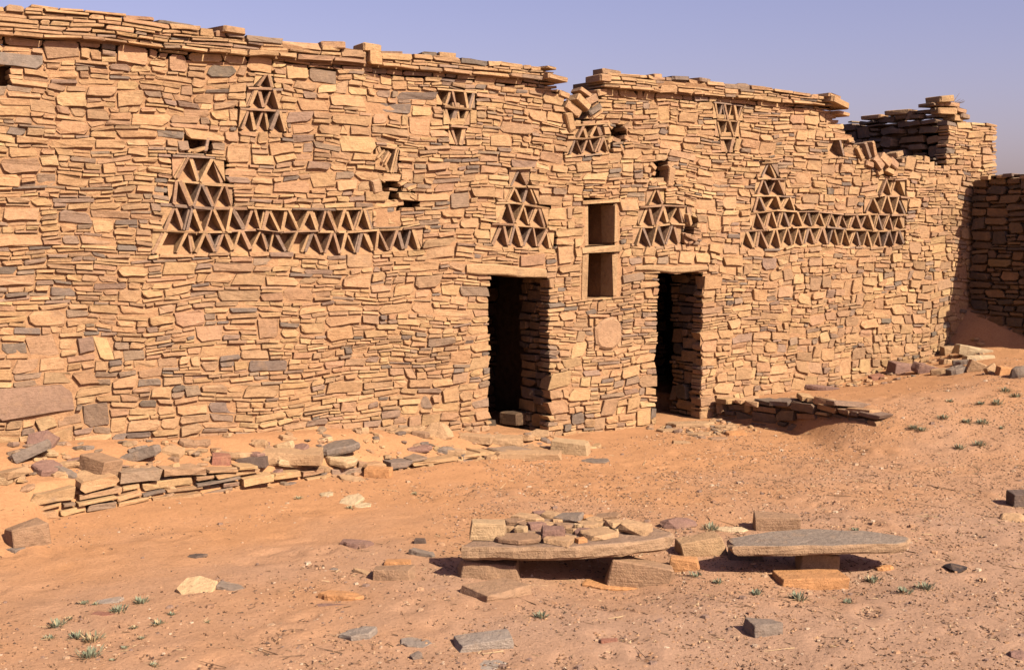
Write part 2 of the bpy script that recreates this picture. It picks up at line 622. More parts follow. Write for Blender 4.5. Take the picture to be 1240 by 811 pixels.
LAT_LABEL = ['long stepped lattice of stone triangles with a small tower', 'small pyramid of stone triangles under the cornice', 'inverted lattice triangle under the cornice',
             'pyramid lattice over the wider doorway', 'damaged pyramid lattice over the narrower doorway', 'broken lattice beneath the collapsed parapet',
             'slim inverted lattice triangle under the cornice', 'long lattice of stone triangles rising at both ends', 'single lattice triangle by the broken parapet', 'lone leaning lattice slabs beside a hollow']
SH = .020
lat_rng = random.Random(5)
obst = []
for rows in LAT:
    for i, (a, b, c, d, n, inv) in enumerate(rows):
        obst.append((a - .02, b + .02, c - .012, d + .012))

# doors, niches, fixed stones, hollows
DOORS = [(-.29, .46, -2, 1.56), (1.95, 2.64, -2, 1.55)]
NICHES = [(1.0, 1.33, 1.845, 2.28), (.99, 1.325, 1.30, 1.735)]
obst += [(a, b, c, d) for a, b, c, d in DOORS]
obst += [(-.58, .45, 1.56, 1.675), (1.62, 2.71, 1.55, 1.635)]                       # lintels
obst += [(.90, 1.43, 1.30, 1.845), (.91, 1.42, 1.845, 2.345)]                       # niches with their frames
ROUND = (1.09, 1.46, .73, 1.10)
BIG = [(-5.0, -4.38, .50, .755), (-5.05, -4.55, 3.27, 3.40)]
obst += [ROUND] + BIG
HOLLOW = [(1.30, 1.46, 2.94, 2.97), (1.25, 1.50, 2.97, 3.11), (1.31, 1.44, 3.11, 3.15),
          (-1.54, -1.38, 2.47, 2.55), (-1.50, -1.30, 2.38, 2.47), (-1.44, -1.16, 2.29, 2.38), (-1.34, -1.12, 2.23, 2.29),
          (1.92, 2.14, 2.50, 2.56), (1.86, 2.17, 2.56, 2.68), (1.92, 2.10, 2.68, 2.73), (-3.37, -3.16, 2.66, 2.76),
          (2.34, 2.48, 1.95, 2.02), (2.38, 2.52, 2.02, 2.12), (5.62, 5.94, 2.69, 2.78), (-4.92, -4.82, 3.12, 3.27)]
PATCH = [(-1.56, -1.30, 2.05, 2.22)]                                                # bare earth where stones have fallen out
obst += PATCH
obst += [h[:4] for h in HOLLOW]

rngF = random.Random(42)
def sizeF(x, z):
    blk = nz(x * .55, z * .8, 31.0) + .35 * nz(x * 2.1, z * 2.6, 33.0)
    blocky = sstep(3.2, 5.2, x) * (1 - sstep(1.2, 1.9, z)) * .8 + (1 - sstep(.5, 1.3, z)) * .45 + sstep(2.6, 3.3, z) * (1 - sstep(-4, -2.5, x)) * .5
    blk += blocky
    t = sstep(-.45, .75, blk)
    hm = lerp(.043, .076, t)
    if rngF.random() < .07: hm *= 1.6
    if rngF.random() < .22: hm *= .55
    return hm, lerp(1.6, .9, t), lerp(4.3, 2.2, t)

rects = pack(-6.4, 8.16, botF, topF, obst, sizeF, rngF)
stones = []
for r in rects:
    V, F = stone_faces(r, rngF, TF, warp=warpF)
    gl = .11 + .10 * sstep(-2, -5, (r[0] + r[1]) / 2)
    c = stone_col(rngF, gl * (1.25 if (r[1] - r[0]) * (r[3] - r[2]) < .018 else .55))
    # drawn size, to pick the stones that show largest
    q = [project(p) for p in V]
    xs_, ys_ = [p[0] for p in q], [p[1] for p in q]
    A = (max(xs_) - min(xs_)) * (max(ys_) - min(ys_))
    cx_, cy_ = sum(xs_) / len(xs_), sum(ys_) / len(ys_)
    if max(xs_) < 8 or cx_ > 1236: A = 0
    zc = (r[2] + r[3]) / 2
    if zc < zg((r[0] + r[1]) / 2, -.06): A = 0
    stones.append((A, V, F, c))
stones.sort(key=lambda s: -s[0])
NPART = 290
fill = MB()
for i, (A, V, F, c) in enumerate(stones):
    if i < NPART:
        m = MB(); m.add(V, F, c); m.build('stone', M_STONE, HOUSE)
    else:
        fill.add(V, F, c)
o = fill.build('small_stones', M_STONE, HOUSE)
o['kind'] = 'stuff'
print('facade stones', len(stones))

# special stones of the front
def oval_stone(x0, x1, z0, z1, rng, n=14, ex=.85):
    cu, cz = (x0 + x1) / 2, (z0 + z1) / 2
    V, F = [], []
    ring = []
    for i in range(n):
        a = 2 * math.pi * i / n
        k = rng.uniform(.93, 1.03)
        s, c = math.sin(a), math.cos(a)
        ring.append((cu + math.copysign(abs(c) ** ex, c) * (x1 - x0) / 2 * k, cz + math.copysign(abs(s) ** ex, s) * (z1 - z0) / 2 * k))
    for sc, d in ((.95, -.15), (1.0, .0), (.86, .018)):
        for x, z in ring:
            X, Z = warpF(cu + (x - cu) * sc, cz + (z - cz) * sc)
            V.append(TF(X, Z, d + rng.uniform(-.003, .003)))
    for r in (0, 1):
        for i in range(n):
            j = (i + 1) % n
            F.append((r * n + i, r * n + j, (r + 1) * n + j, (r + 1) * n + i))
    F.append(tuple(2 * n + i for i in range(n)))
    return V, F
m = MB(); m.add(*oval_stone(1.085, 1.46, .735, 1.10, rngF), (0.320, 0.194, 0.112))
tag(m.build('round_stone', M_STONE, HOUSE), 'large rounded boulder set between the two doorways')
# packing round the boulder
m = MB()
for (a, b, c, d) in [(1.085, 1.15, .73, .80), (1.40, 1.465, .73, .80), (1.085, 1.14, 1.03, 1.10), (1.41, 1.465, 1.03, 1.10), (1.085, 1.115, .80, .90), (1.44, 1.465, .92, 1.02)]:
    m.add(*stone_faces((a, b, c, d), rngF, TF, warp=warpF), stone_col(rngF))
m.build('chinking', M_STONE, HOUSE)
m = MB(); m.add(*stone_faces(BIG[0], rngF, TF, proud=.004, warp=warpF), (0.224, 0.139, 0.095))
tag(m.build('stone', M_STONE, HOUSE), 'very long brown block low in the wall')
m = MB(); m.add(*stone_faces(BIG[1], rngF, TF, proud=.004, warp=warpF), (0.170, 0.136, 0.112))
tag(m.build('stone', M_STONE, HOUSE), 'long grey block under the cornice')

# lattices
def lat_slab(p, q, th, d0, d1, rng):
    """leaning thin slab from p (foot) to q (head)"""
    dx, dz = q[0] - p[0], q[1] - p[1]
    L = math.hypot(dx, dz)
    nx, nzz = -dz / L * th / 2, dx / L * th / 2
    pts = [(p[0] - nx, p[1] - nzz), (p[0] + nx, p[1] + nzz), (q[0] + nx, q[1] + nzz), (q[0] - nx, q[1] - nzz)]
    pts = [warpF(*a) for a in pts]
    return slab_box(TF, pts, d0, d1, rng, .003)
def thin_col(rng):
    r = rng.random()
    if r < .30: c = (0.262, 0.160, 0.098)
    elif r < .42: c = (0.20, 0.138, 0.102)
    else: c = (0.335, 0.210, 0.112)
    l = rng.uniform(.85, 1.1)
    return tuple(x * l for x in c)
def fill_sheet(a, b, c, d, rng, deep=.125, shallow=.03):
    nu = max(2, int((b - a) / .05)); nv = 5
    V, F = [], []
    for j in range(nv + 1):
        for i in range(nu + 1):
            t = j / nv
            x, z = lerp(a, b, i / nu), lerp(c, d, t)
            dep = lerp(shallow, deep, sstep(0, .38, t)) + .012 * nz(x * 18, z * 18, 4.0)
            V.append(TF(*warpF(x, z), -dep))
    for j in range(nv):
        for i in range(nu):
            k = j * (nu + 1) + i
            F.append((k, k + 1, k + nu + 2, k + nu + 1))
    return V, F
for li, rows in enumerate(LAT):
    m = MB()
    for a, b, c, d, n, inv in rows:
        m.add(*fill_sheet(a - .05, b + .05, c - .03, d + .03, lat_rng), (.4, .24, .12))
    lat = tag(m.build('lattice', M_FILL, HOUSE), LAT_LABEL[li])
    for a, b, c, d, n, inv in rows:
        pw = (b - a) / n
        for k in range(n):
            x0 = a + k * pw
            ap = x0 + pw * (.5 + lat_rng.uniform(-.12, .12))
            e0, e1 = x0 + pw * lat_rng.uniform(.03, .09), x0 + pw * lat_rng.uniform(.91, .97)
            zb, zt = c + .001, d - .004
            for s, foot in ((0, e0), (1, e1)):
                if lat_rng.random() < .03: continue
                th = lat_rng.uniform(.018, .033)
                off = .010 if s else -.010
                fr = lat_rng.uniform(-.022, .018)
                if inv:
                    P, Q = (ap + off, zb), (foot, zt)
                else:
                    P, Q = (foot, zb), (ap + off, zt)
                m = MB(); m.add(*lat_slab(P, Q, th, -.17, fr, lat_rng), thin_col(lat_rng)); m.build('slab', M_STONE, lat)
                if lat_rng.random() < .30:
                    s2 = .024 if s else -.024
                    m = MB(); m.add(*lat_slab((P[0] + s2, P[1]), (Q[0] + s2, Q[1] - .01), th * .8, -.17, fr - .012, lat_rng), thin_col(lat_rng)); m.build('slab', M_STONE, lat)
        # wedges that close the row's slanting ends
        for sgn in (0, 1):
            xe = a - .018 if sgn == 0 else b + .018
            xi = a + pw * .40 if sgn == 0 else b - pw * .40
            pts = [(xe, c + .012), (xe, d - .006), (xi, d - .006)] if not inv else [(xe, d - .012), (xe, c + .006), (xi, c + .006)]
            pts = [warpF(*q_) for q_ in pts]
            f_ = lat_rng.uniform(-.03, .0)
            V = [TF(x_, z_, -.16) for x_, z_ in pts] + [TF(x_, z_, f_ + lat_rng.uniform(-.006, .006)) for x_, z_ in pts]
            m = MB(); m.add(V, [(0, 1, 4, 3), (1, 2, 5, 4), (2, 0, 3, 5), (3, 4, 5)], stone_col(lat_rng, .08)); m.build('wedge', M_STONE, lat)
        # flat shelf above the row, in several pieces
        x = a - .02
        while x < b + .01:
            L = min(lat_rng.uniform(.22, .5), b + .03 - x)
            if L < .06: break
            z0 = d + .004
            th = lat_rng.uniform(.014, .024)
            tl = lat_rng.uniform(-.006, .006)
            pts = [warpF(x + .003, z0 - th / 2 - tl), warpF(x + L - .003, z0 - th / 2 + tl), warpF(x + L - .003, z0 + th / 2 + tl), warpF(x + .003, z0 + th / 2 - tl)]
            m = MB(); m.add(*slab_box(TF, pts, -.17, lat_rng.uniform(-.01, .022), lat_rng, .003), thin_col(lat_rng)); m.build('shelf', M_STONE, lat)
            x += L

# lintels
def beam(x0, x1, z0, z1, d0, d1, rng, name, parent, col, label=None, n=7):
    V, F = [], []
    for i in range(n):
        t = i / (n - 1)
        x = lerp(x0, x1, t)
        a, b = z0 + rng.uniform(0, .010), z1 - rng.uniform(0, .014)
        if i in (0, n - 1): a += .008; b -= .010
        f = d1 + rng.uniform(-.008, .008)
        for X, Z, D in ((x, a, d0), (x, a, f - .008), (x, a + .010, f), (x, b - .012, f), (x, b, f - .012), (x, b, d0)):
            V.append(TF(*warpF(X, Z), D))
    for i in range(n - 1):
        for k in range(6):
            j = (k + 1) % 6
            F.append((i * 6 + k, (i + 1) * 6 + k, (i + 1) * 6 + j, i * 6 + j))
    F.append(tuple(range(5, -1, -1))); F.append(tuple((n - 1) * 6 + k for k in range(6)))
    m = MB(); m.add(V, F, col)
    o = m.build(name, M_STONE, parent)
    if label: o['label'] = label
    return o
beam(-.575, .445, 1.565, 1.67, -.16, .006, rngF, 'door_lintel', HOUSE, (0.340, 0.216, 0.114), 'long pale lintel over the wider doorway')
beam(-.45, .62, 1.56, 1.66, -.42, -.175, rngF, 'door_lintel', HOUSE, (0.272, 0.170, 0.095))
beam(1.625, 2.70, 1.555, 1.63, -.16, .008, rngF, 'door_lintel', HOUSE, (0.310, 0.198, 0.106), 'thin lintel over the narrower doorway')
beam(1.75, 2.85, 1.545, 1.63, -.42, -.175, rngF, 'door_lintel', HOUSE, (0.272, 0.170, 0.095))

# wall niches with upright side slabs
nrng = random.Random(8)
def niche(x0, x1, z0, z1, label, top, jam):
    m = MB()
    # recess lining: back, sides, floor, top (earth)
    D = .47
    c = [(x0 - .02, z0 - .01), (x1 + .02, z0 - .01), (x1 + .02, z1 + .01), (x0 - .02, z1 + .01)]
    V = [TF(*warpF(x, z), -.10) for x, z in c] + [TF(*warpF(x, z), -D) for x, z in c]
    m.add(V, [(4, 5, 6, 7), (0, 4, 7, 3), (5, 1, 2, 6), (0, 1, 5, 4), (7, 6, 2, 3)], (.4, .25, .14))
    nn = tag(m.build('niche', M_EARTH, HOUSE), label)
    for a, b in jam:
        pts = [warpF(a, z0 + .004), warpF(b, z0 + .004), warpF(b, z1 - .006), warpF(a, z1 - .006)]
        m = MB(); m.add(*slab_box(TF, pts, -.22, nrng.uniform(-.012, .010), nrng, .012), (0.335, 0.212, 0.113)); m.build('jamb', M_STONE, nn)
    for a, b, zc, th in top:
        pts = [warpF(a, zc - th / 2), warpF(b, zc - th / 2 + nrng.uniform(-.006, .006)), warpF(b, zc + th / 2), warpF(a, zc + th / 2)]
        m = MB(); m.add(*slab_box(TF, pts, -.30, .014, nrng, .009), (0.345, 0.222, 0.118)); m.build('shelf', M_STONE, nn)
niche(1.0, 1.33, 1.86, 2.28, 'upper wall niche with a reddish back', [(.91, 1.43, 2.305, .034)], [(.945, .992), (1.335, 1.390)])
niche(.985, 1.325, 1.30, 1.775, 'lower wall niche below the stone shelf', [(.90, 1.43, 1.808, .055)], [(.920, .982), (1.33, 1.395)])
m = MB()
for r in [(.93, 1.0, 2.325, 2.345)]:
    m.add(*stone_faces(r, nrng, TF, warp=warpF), stone_col(nrng))

# displaced stones in the hollows and on the broken parapet
def block_at(cx, cy, cz, sx, sy, sz, rot, rng):
    """roughly squared block, centre and size, rotation (rx, ry, rz)"""
    V, F = [], []
    Rm = Matrix.Rotation(rot[2], 3, 'Z') @ Matrix.Rotation(rot[1], 3, 'Y') @ Matrix.Rotation(rot[0], 3, 'X')
    n = 8
    prof = []
    for i in range(4):
        sx_, sz_ = ((-1, -1), (1, -1), (1, 1), (-1, 1))[i]
        ch = rng.uniform(.08, .22)
        p, q = (sx_ * (1 - ch), sz_), (sx_, sz_ * (1 - ch))
        prof += ([q, p] if i in (0, 2) else [p, q])
    for dy, sc in ((1, .82), (.86, .97), (-.86, 1.0), (-1, .84)):
        for x, z in prof:
            p = Vector((x * sc * sx / 2 * rng.uniform(.93, 1.04), dy * sy / 2 * rng.uniform(.94, 1.04), z * sc * sz / 2 * rng.uniform(.92, 1.04)))
            p = Rm @ p
            V.append((cx + p.x, cy + p.y, cz + p.z))
    for r in range(3):
        for i in range(n):
            j = (i + 1) % n
            F.append((r * n + i, r * n + j, (r + 1) * n + j, (r + 1) * n + i))
    F.append(tuple(range(n - 1, -1, -1))); F.append(tuple(3 * n + i for i in range(n)))
    return V, F
br = random.Random(77)
FALL = [  # x, out, z, sx, sz, roll
    (.74, .02, 3.26, .20, .09, -.55), (.86, .03, 3.33, .20, .085, -.62), (.70, .01, 3.13, .10, .20, .35), (.98, .02, 3.37, .17, .08, .45), (1.04, .01, 3.27, .19, .06, .52),
    (1.08, .00, 3.22, .18, .03, .55), (.92, .0, 3.44, .16, .05, -.5), (1.12, .01, 3.46, .13, .07, .2), (.63, .0, 3.40, .14, .06, -.25),
    (1.36, -.03, 2.97, .12, .05, -.3), (1.44, -.02, 2.87, .03, .16, .5),
    (-1.50, -.04, 2.50, .11, .05, -.5), (-1.58, .0, 2.42, .10, .13, .25), (-1.30, -.06, 2.27, .10, .07, .1), (-1.42, -.05, 2.20, .14, .05, .15), (-1.38, -.05, 2.10, .12, .08, -.1),
    (-1.49, .0, 2.69, .14, .022, .95), (-1.46, -.005, 2.67, .14, .022, 1.08), (-1.52, -.01, 2.71, .12, .022, .75),
    (2.14, .0, 2.60, .09, .22, -.15), (2.02, -.06, 2.56, .12, .05, .2), (1.92, -.06, 2.64, .08, .05, -.3),
    (2.39, .01, 2.13, .04, .15, .3), (2.42, .02, 1.93, .20, .03, -.35), (2.46, .0, 1.90, .16, .03, .5),
    (1.26, -.02, 3.12, .10, .06, -.6), (1.49, -.01, 3.12, .10, .05, .7), (1.27, -.02, 2.97, .09, .05, .5), (1.50, -.02, 2.99, .09, .05, -.4), (1.38, -.10, 2.955, .10, .04, .2),
    (1.87, -.01, 2.70, .10, .05, -.7), (2.13, -.01, 2.72, .10, .05, .5), (1.88, -.02, 2.54, .10, .05, .4),
    (-1.28, -.01, 2.46, .12, .04, .5), (-1.52, -.03, 2.36, .10, .06, -.5), (-1.20, -.02, 2.41, .12, .035, .3), (-1.40, -.06, 2.27, .12, .05, -.3), (-1.16, -.02, 2.33, .08, .04, -.5),
    (5.08, .02, 3.12, .10, .05, .3), (5.40, .03, 3.00, .05, .22, .45), (5.28, .02, 2.97, .06, .20, .62), (5.52, .04, 3.02, .05, .22, .35), (5.60, .05, 2.86, .20, .10, -.75),
    (5.74, .05, 2.90, .20, .12, -.55), (5.90, .04, 2.86, .19, .10, -.45), (5.66, .02, 2.74, .10, .08, .3), (5.84, .03, 2.76, .16, .07, -.3), (6.02, .03, 2.98, .14, .07, .25),
    (5.45, .02, 2.84, .16, .07, -.2), (-3.27, -.02, 2.70, .16, .03, .35), (-3.20, -.02, 2.74, .03, .14, -.25), (-3.33, -.05, 2.68, .10, .04, -.2),
]
for x, o_, z, sx, sz, rl in FALL:
    m = MB()
    m.add(*block_at(x, -o_ - bulge(x, z) + .07, z, sx, .20, sz, (br.uniform(-.08, .08), -rl, br.uniform(-.12, .12)), br), stone_col(br, .08))
    m.build('displaced_stone', M_STONE, HOUSE)

# cornice of projecting flat slabs
crng = random.Random(9)
TOPC = [(-8, 3.70), (-4.9, 3.72), (-4.6, 3.76), (-3.9, 3.755), (-3.0, 3.70), (-2.0, 3.655), (-.8, 3.665), (.1, 3.655), (.40, 3.645), (.50, 3.58), (.52, 3.50)]
TOPD = [(1.10, 3.58), (1.2, 3.655), (2.7, 3.675), (4.3, 3.64), (4.65, 3.60), (4.74, 3.52), (4.80, 3.46)]
def cornice(x0, x1, prof, zb, label):
    m = MB()
    V = []
    # earth core behind the slabs
    xs_ = np.arange(x0 + .05, x1 - .05, .3)
    for x in xs_:
        t = interp(x, prof) - .03
        V += [(x, -.02, zb), (x, .5, zb), (x, .5, t), (x, -.02, t)]
    F = []
    for i in range(len(xs_) - 1):
        for k in range(4):
            j = (k + 1) % 4
            F.append((i * 4 + k, i * 4 + j, i * 4 + 4 + j, i * 4 + 4 + k))
    F.append((0, 1, 2, 3)); F.append(tuple(4 * (len(xs_) - 1) + k for k in (3, 2, 1, 0)))
    m.add(V, F, (.4, .24, .12))
    cor = tag(m.build('cornice', M_EARTH, HOUSE), label)
    rc = pack(x0, x1, lambda x: zb + .008 * math.sin(x * 3), lambda x: interp(x, prof), [], lambda x, z: (.034 if z > zb + .02 else .044, 2.6, 6.5), crng)
    rest = MB()
    for r in rc:
        row = (r[2] - zb)
        pr = .085 if row < .03 else .055 - .05 * row
        V, F = stone_faces(r, crng, lambda X, Z, o, pr=pr: TF(X, Z, o + pr), depth=.30, proud=.014, gap=.004, warp=warpF, tilt=.6)
        mm = MB(); mm.add(V, F, stone_col(crng, .10)); mm.build('slab', M_STONE, cor)
    # loose capping stones
    x = x0 + .1
    while x < x1 - .15:
        L = crng.uniform(.09, .32); H_ = crng.uniform(.025, .085)
        if crng.random() < .70:
            zt = interp(x + L / 2, prof)
            mm = MB(); mm.add(*block_at(x + L / 2, crng.uniform(.0, .25), zt + H_ / 2 - .012, L, crng.uniform(.18, .35), H_, (0, crng.uniform(-.05, .05), crng.uniform(-.3, .3)), crng), stone_col(crng, .35))
            mm.build('capping_stone', M_STONE, cor)
        x += L + crng.uniform(.0, .25)
cornice(-6.4, .52, TOPC, 3.515, 'projecting slab cornice over the wider doorway\'s side')
cornice(1.10, 4.82, TOPD, 3.505, 'projecting slab cornice over the narrower doorway\'s side')
# end stones of the cornices
for (x, y, z, sx, sy, sz, rl) in [(1.14, .05, 3.60, .15, .3, .08, 0), (4.72, -.02, 3.55, .32, .35, .075, .28), (4.66, .0, 3.62, .22, .3, .05, .20), (.44, -.03, 3.545, .26, .3, .05, .12), (4.86, .03, 3.43, .22, .3, .045, .1)]:
    m = MB(); m.add(*block_at(x, y, z, sx, sy, sz, (0, rl, br.uniform(-.1, .1)), br), stone_col(br, .0)); m.build('cornice_end', M_STONE, HOUSE)

# wall core behind the facing stones
def core_boxes():
    m = MB()
    def box(x0, x1, z0, z1, y0=.05, y1=.50):
        if z1 - z0 < .01: return
        m.add([(x0, y0, z0), (x1, y0, z0), (x1, y1, z0), (x0, y1, z0), (x0, y0, z1), (x1, y0, z1), (x1, y1, z1), (x0, y1, z1)],
              [(0, 1, 5, 4), (1, 2, 6, 5), (2, 3, 7, 6), (3, 0, 4, 7), (4, 5, 6, 7), (3, 2, 1, 0)], (.4, .24, .12))
    cuts = sorted(set([-6.4, 7.0, 8.1] + [DOORS[0][0] - .12, DOORS[0][1] + .12, DOORS[1][0] - .12, DOORS[1][1] + .12, .97, 1.345, 1.23, 1.52]
                      + [round(-6 + .4 * i, 2) for i in range(35)]))
    for a, b in zip(cuts[:-1], cuts[1:]):
        mid = (a + b) / 2
        t = min(topF(a + .001), topF(b - .001), topF(mid)) - .03
        holes = []
        for d in DOORS:
            if d[0] - .13 < mid < d[1] + .13: holes.append((-2, d[3] + .05))
        if .97 < mid < 1.345: holes.append((1.27, 2.30))
        if 1.23 < mid < 1.52: holes.append((2.93, 3.17))
        z = -.8
        for h0, h1 in sorted(holes):
            if h0 > z: box(a, b, z, h0)
            z = max(z, h1)
        lat_here = any(r[0] - .05 < b and r[1] + .05 > a for rows in LAT for r in rows)
        box(a, b, z, t, y0=.26 if any(h_[0] - .05 < b and h_[1] + .05 > a for h_ in HOLLOW) else (.19 if lat_here else .05))
    return m.build('wall_core', M_EARTH, HOUSE)
core_boxes()
# earth packed in the joints, a finger's breadth behind the stone faces
def joint_fill():
    m = MB()
    q = .05
    nx_, nz_ = int((8.14 + 6.4) / q), int(4.0 / q)
    keep = {}
    def vid(i, j):
        k = (i, j)
        if k not in keep:
            x, z = -6.4 + i * q, -.5 + j * q
            keep[k] = len(V)
            V.append(TF(*warpF(x, z), -.021 + .007 * nz(x * 9, z * 9, 61.0)))
        return keep[k]
    V, F = [], []
    boxes = [(a, b, c, d) for a, b, c, d in DOORS] + [(.97, 1.345, 1.27, 2.31)] + [h[:4] for h in HOLLOW] + [(r[0] - .02, r[1] + .02, r[2] - .02, r[3] + .02) for rows in LAT for r in rows]
    for i in range(nx_):
        x = -6.4 + i * q
        t = min(topF(x), topF(x + q))
        for j in range(nz_):
            z = -.5 + j * q
            if z + q > t - .02: break
            if any(x < b and x + q > a and z < d and z + q > c for a, b, c, d in boxes): continue
            F.append((vid(i, j), vid(i + 1, j), vid(i + 1, j + 1), vid(i, j + 1)))
    m.add(V, F, (.3, .2, .1))
    m.build('joint_fill', M_FILL, HOUSE)
joint_fill()

# masonry of the door reveals and the dark rooms behind
jr = random.Random(31)
def small_size(hm, lo, hi):
    return lambda x, z: (hm, lo, hi)
jamb_fill = MB()
for (a, b, c, d) in DOORS:
    for side, X in ((-1, b + .025), (1, a - .025)):
        # side -1: the reveal faces towards -x
        T = (lambda u, z, o, X=X, s=side: (X + s * o + .03 * nz(u * 3, z * 1.5, X), u, z))
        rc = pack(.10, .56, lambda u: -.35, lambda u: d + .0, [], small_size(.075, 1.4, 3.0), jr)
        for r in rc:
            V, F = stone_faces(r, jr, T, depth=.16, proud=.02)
            jamb_fill.add(V, F, stone_col(jr, .3, .6))  # stone colour lowered to paint shade into the reveals
o = jamb_fill.build('door_reveal', M_STONE, HOUSE)
o['kind'] = 'stuff'
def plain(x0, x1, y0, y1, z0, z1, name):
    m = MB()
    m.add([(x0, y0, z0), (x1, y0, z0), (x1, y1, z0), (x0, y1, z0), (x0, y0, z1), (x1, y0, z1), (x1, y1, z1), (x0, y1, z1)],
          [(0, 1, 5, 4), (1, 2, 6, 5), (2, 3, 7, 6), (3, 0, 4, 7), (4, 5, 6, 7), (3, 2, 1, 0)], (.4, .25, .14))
    return m.build(name, M_ROOM_SHADE, HOUSE)
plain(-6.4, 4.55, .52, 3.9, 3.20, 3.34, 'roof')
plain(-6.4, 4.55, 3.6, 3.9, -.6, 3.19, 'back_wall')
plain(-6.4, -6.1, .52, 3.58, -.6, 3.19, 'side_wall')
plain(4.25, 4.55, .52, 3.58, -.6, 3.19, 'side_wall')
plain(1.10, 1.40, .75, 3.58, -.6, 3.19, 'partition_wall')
# rough inner pier seen through the wider doorway and inner masonry of both rooms
ir = random.Random(12)
inner = MB()
for (x0, x1, y) in ((-1.2, 1.09, 1.9), (1.41, 3.6, 1.7)):
    T = (lambda u, z, o, y=y: (u, y - o, z))
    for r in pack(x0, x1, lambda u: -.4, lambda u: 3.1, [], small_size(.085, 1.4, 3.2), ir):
        inner.add(*stone_faces(r, ir, T, depth=.2, proud=.03), stone_col(ir, .3, .35))  # room darkness is put into the colour of these stones
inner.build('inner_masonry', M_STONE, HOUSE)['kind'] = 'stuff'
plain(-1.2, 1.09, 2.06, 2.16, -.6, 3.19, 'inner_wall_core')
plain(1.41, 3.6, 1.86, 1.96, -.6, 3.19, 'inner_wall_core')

for (x, y, z, sx, sy, sz, rl) in [(.38, .50, .00, .26, .26, .14, .05), (.05, .62, -.06, .22, .2, .09, -.1)]:
    m = MB(); m.add(*block_at(x, y, z, sx, sy, sz, (0, rl, ir.uniform(-.3, .3)), ir), stone_col(ir, .2, .28)); m.build('inner_step', M_STONE, HOUSE)  # very dark colour stands in for dim light inside the doorway

# ------------------------------------------------------------------ other walls
def walls_from(rc, T, rng, parent, grey, proud=.03, depth=.2, gap=.008, name='stone', mat=None, tilt=1.6, dim=1.0):
    for r in rc:
        m = MB(); m.add(*stone_faces(r, rng, T, depth=depth, proud=proud, gap=gap, tilt=tilt), stone_col(rng, grey, dim)); m.build(name, mat or M_STONE, parent)

def core_box(parent, x0, x1, y0, y1, z0, z1, name='wall_core'):
    m = MB()
    m.add([(x0, y0, z0), (x1, y0, z0), (x1, y1, z0), (x0, y1, z0), (x0, y0, z1), (x1, y0, z1), (x1, y1, z1), (x0, y1, z1)],
          [(0, 1, 5, 4), (1, 2, 6, 5), (2, 3, 7, 6), (3, 0, 4, 7), (4, 5, 6, 7), (3, 2, 1, 0)], (.4, .25, .14))
    return m.build(name, M_EARTH, parent)

# cross wall behind the broken parapet (faces -x, in shade)
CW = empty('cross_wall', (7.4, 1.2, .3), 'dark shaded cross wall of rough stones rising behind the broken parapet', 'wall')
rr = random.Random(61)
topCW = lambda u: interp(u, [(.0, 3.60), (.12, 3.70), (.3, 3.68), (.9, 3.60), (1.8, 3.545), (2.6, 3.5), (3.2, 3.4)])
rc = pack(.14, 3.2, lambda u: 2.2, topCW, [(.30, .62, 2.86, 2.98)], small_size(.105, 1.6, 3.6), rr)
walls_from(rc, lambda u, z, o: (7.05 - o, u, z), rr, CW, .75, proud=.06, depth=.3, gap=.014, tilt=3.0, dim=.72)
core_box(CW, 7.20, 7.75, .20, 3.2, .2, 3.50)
# its end seen past the shoulder of the front: raised flags on top
for (x, y, z, sx, sy, sz, rl) in [(7.15, .20, 3.76, .26, .3, .09, -.1), (7.32, .25, 3.70, .30, .3, .06, .05), (7.10, .30, 3.69, .22, .3, .05, .0), (7.42, .18, 3.62, .22, .3, .06, .12),
                                  (7.52, .2, 3.55, .22, .3, .07, .1), (7.18, .16, 3.60, .3, .2, .09, 0), (7.40, .17, 3.52, .24, .2, .08, 0), (7.12, .8, 3.63, .22, .4, .07, 0), (7.12, 1.25, 3.60, .2, .35, .06, 0)]:
    m = MB(); m.add(*block_at(x, y, z, sx, sy, sz, (0, rl, rr.uniform(-.3, .3)), rr), stone_col(rr, .3)); m.build('stone', M_STONE, CW)

# courtyard wall that comes forward from the house corner (faces -x)
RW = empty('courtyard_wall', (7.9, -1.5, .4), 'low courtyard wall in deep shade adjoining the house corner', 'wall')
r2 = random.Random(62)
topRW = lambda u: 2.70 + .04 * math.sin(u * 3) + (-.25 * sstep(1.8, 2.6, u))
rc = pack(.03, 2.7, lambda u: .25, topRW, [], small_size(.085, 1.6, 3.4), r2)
walls_from(rc, lambda u, z, o: (7.60 - o, -u, z), r2, RW, .45, proud=.016, depth=.25, gap=.008, dim=.46)  # dim deepens the shade on this face through the stone colour
core_box(RW, 7.70, 8.15, -2.0, -.06, .1, 2.655)
core_box(RW, 7.70, 8.15, -2.7, -2.01, .1, 2.40)
rc = pack(7.58, 8.2, lambda u: .25, lambda u: 2.5, [], small_size(.09, 1.6, 3.4), r2)
for r in rc:
    m = MB(); m.add(*stone_faces(r, r2, lambda u, z, o: (u, -2.74 - o, z), depth=.2), stone_col(r2)); m.build('stone', M_STONE, RW)
for i in range(26):
    u = .03 + i * .105
    m = MB(); m.add(*block_at(7.76 + r2.uniform(-.1, .3), -u, topRW(u) - .025 + r2.uniform(0, .02), r2.uniform(.2, .35), r2.uniform(.12, .22), r2.uniform(.03, .06), (r2.uniform(-.06, .06), 0, r2.uniform(-.3, .3)), r2), stone_col(r2, .2)); m.build('stone', M_STONE, RW)

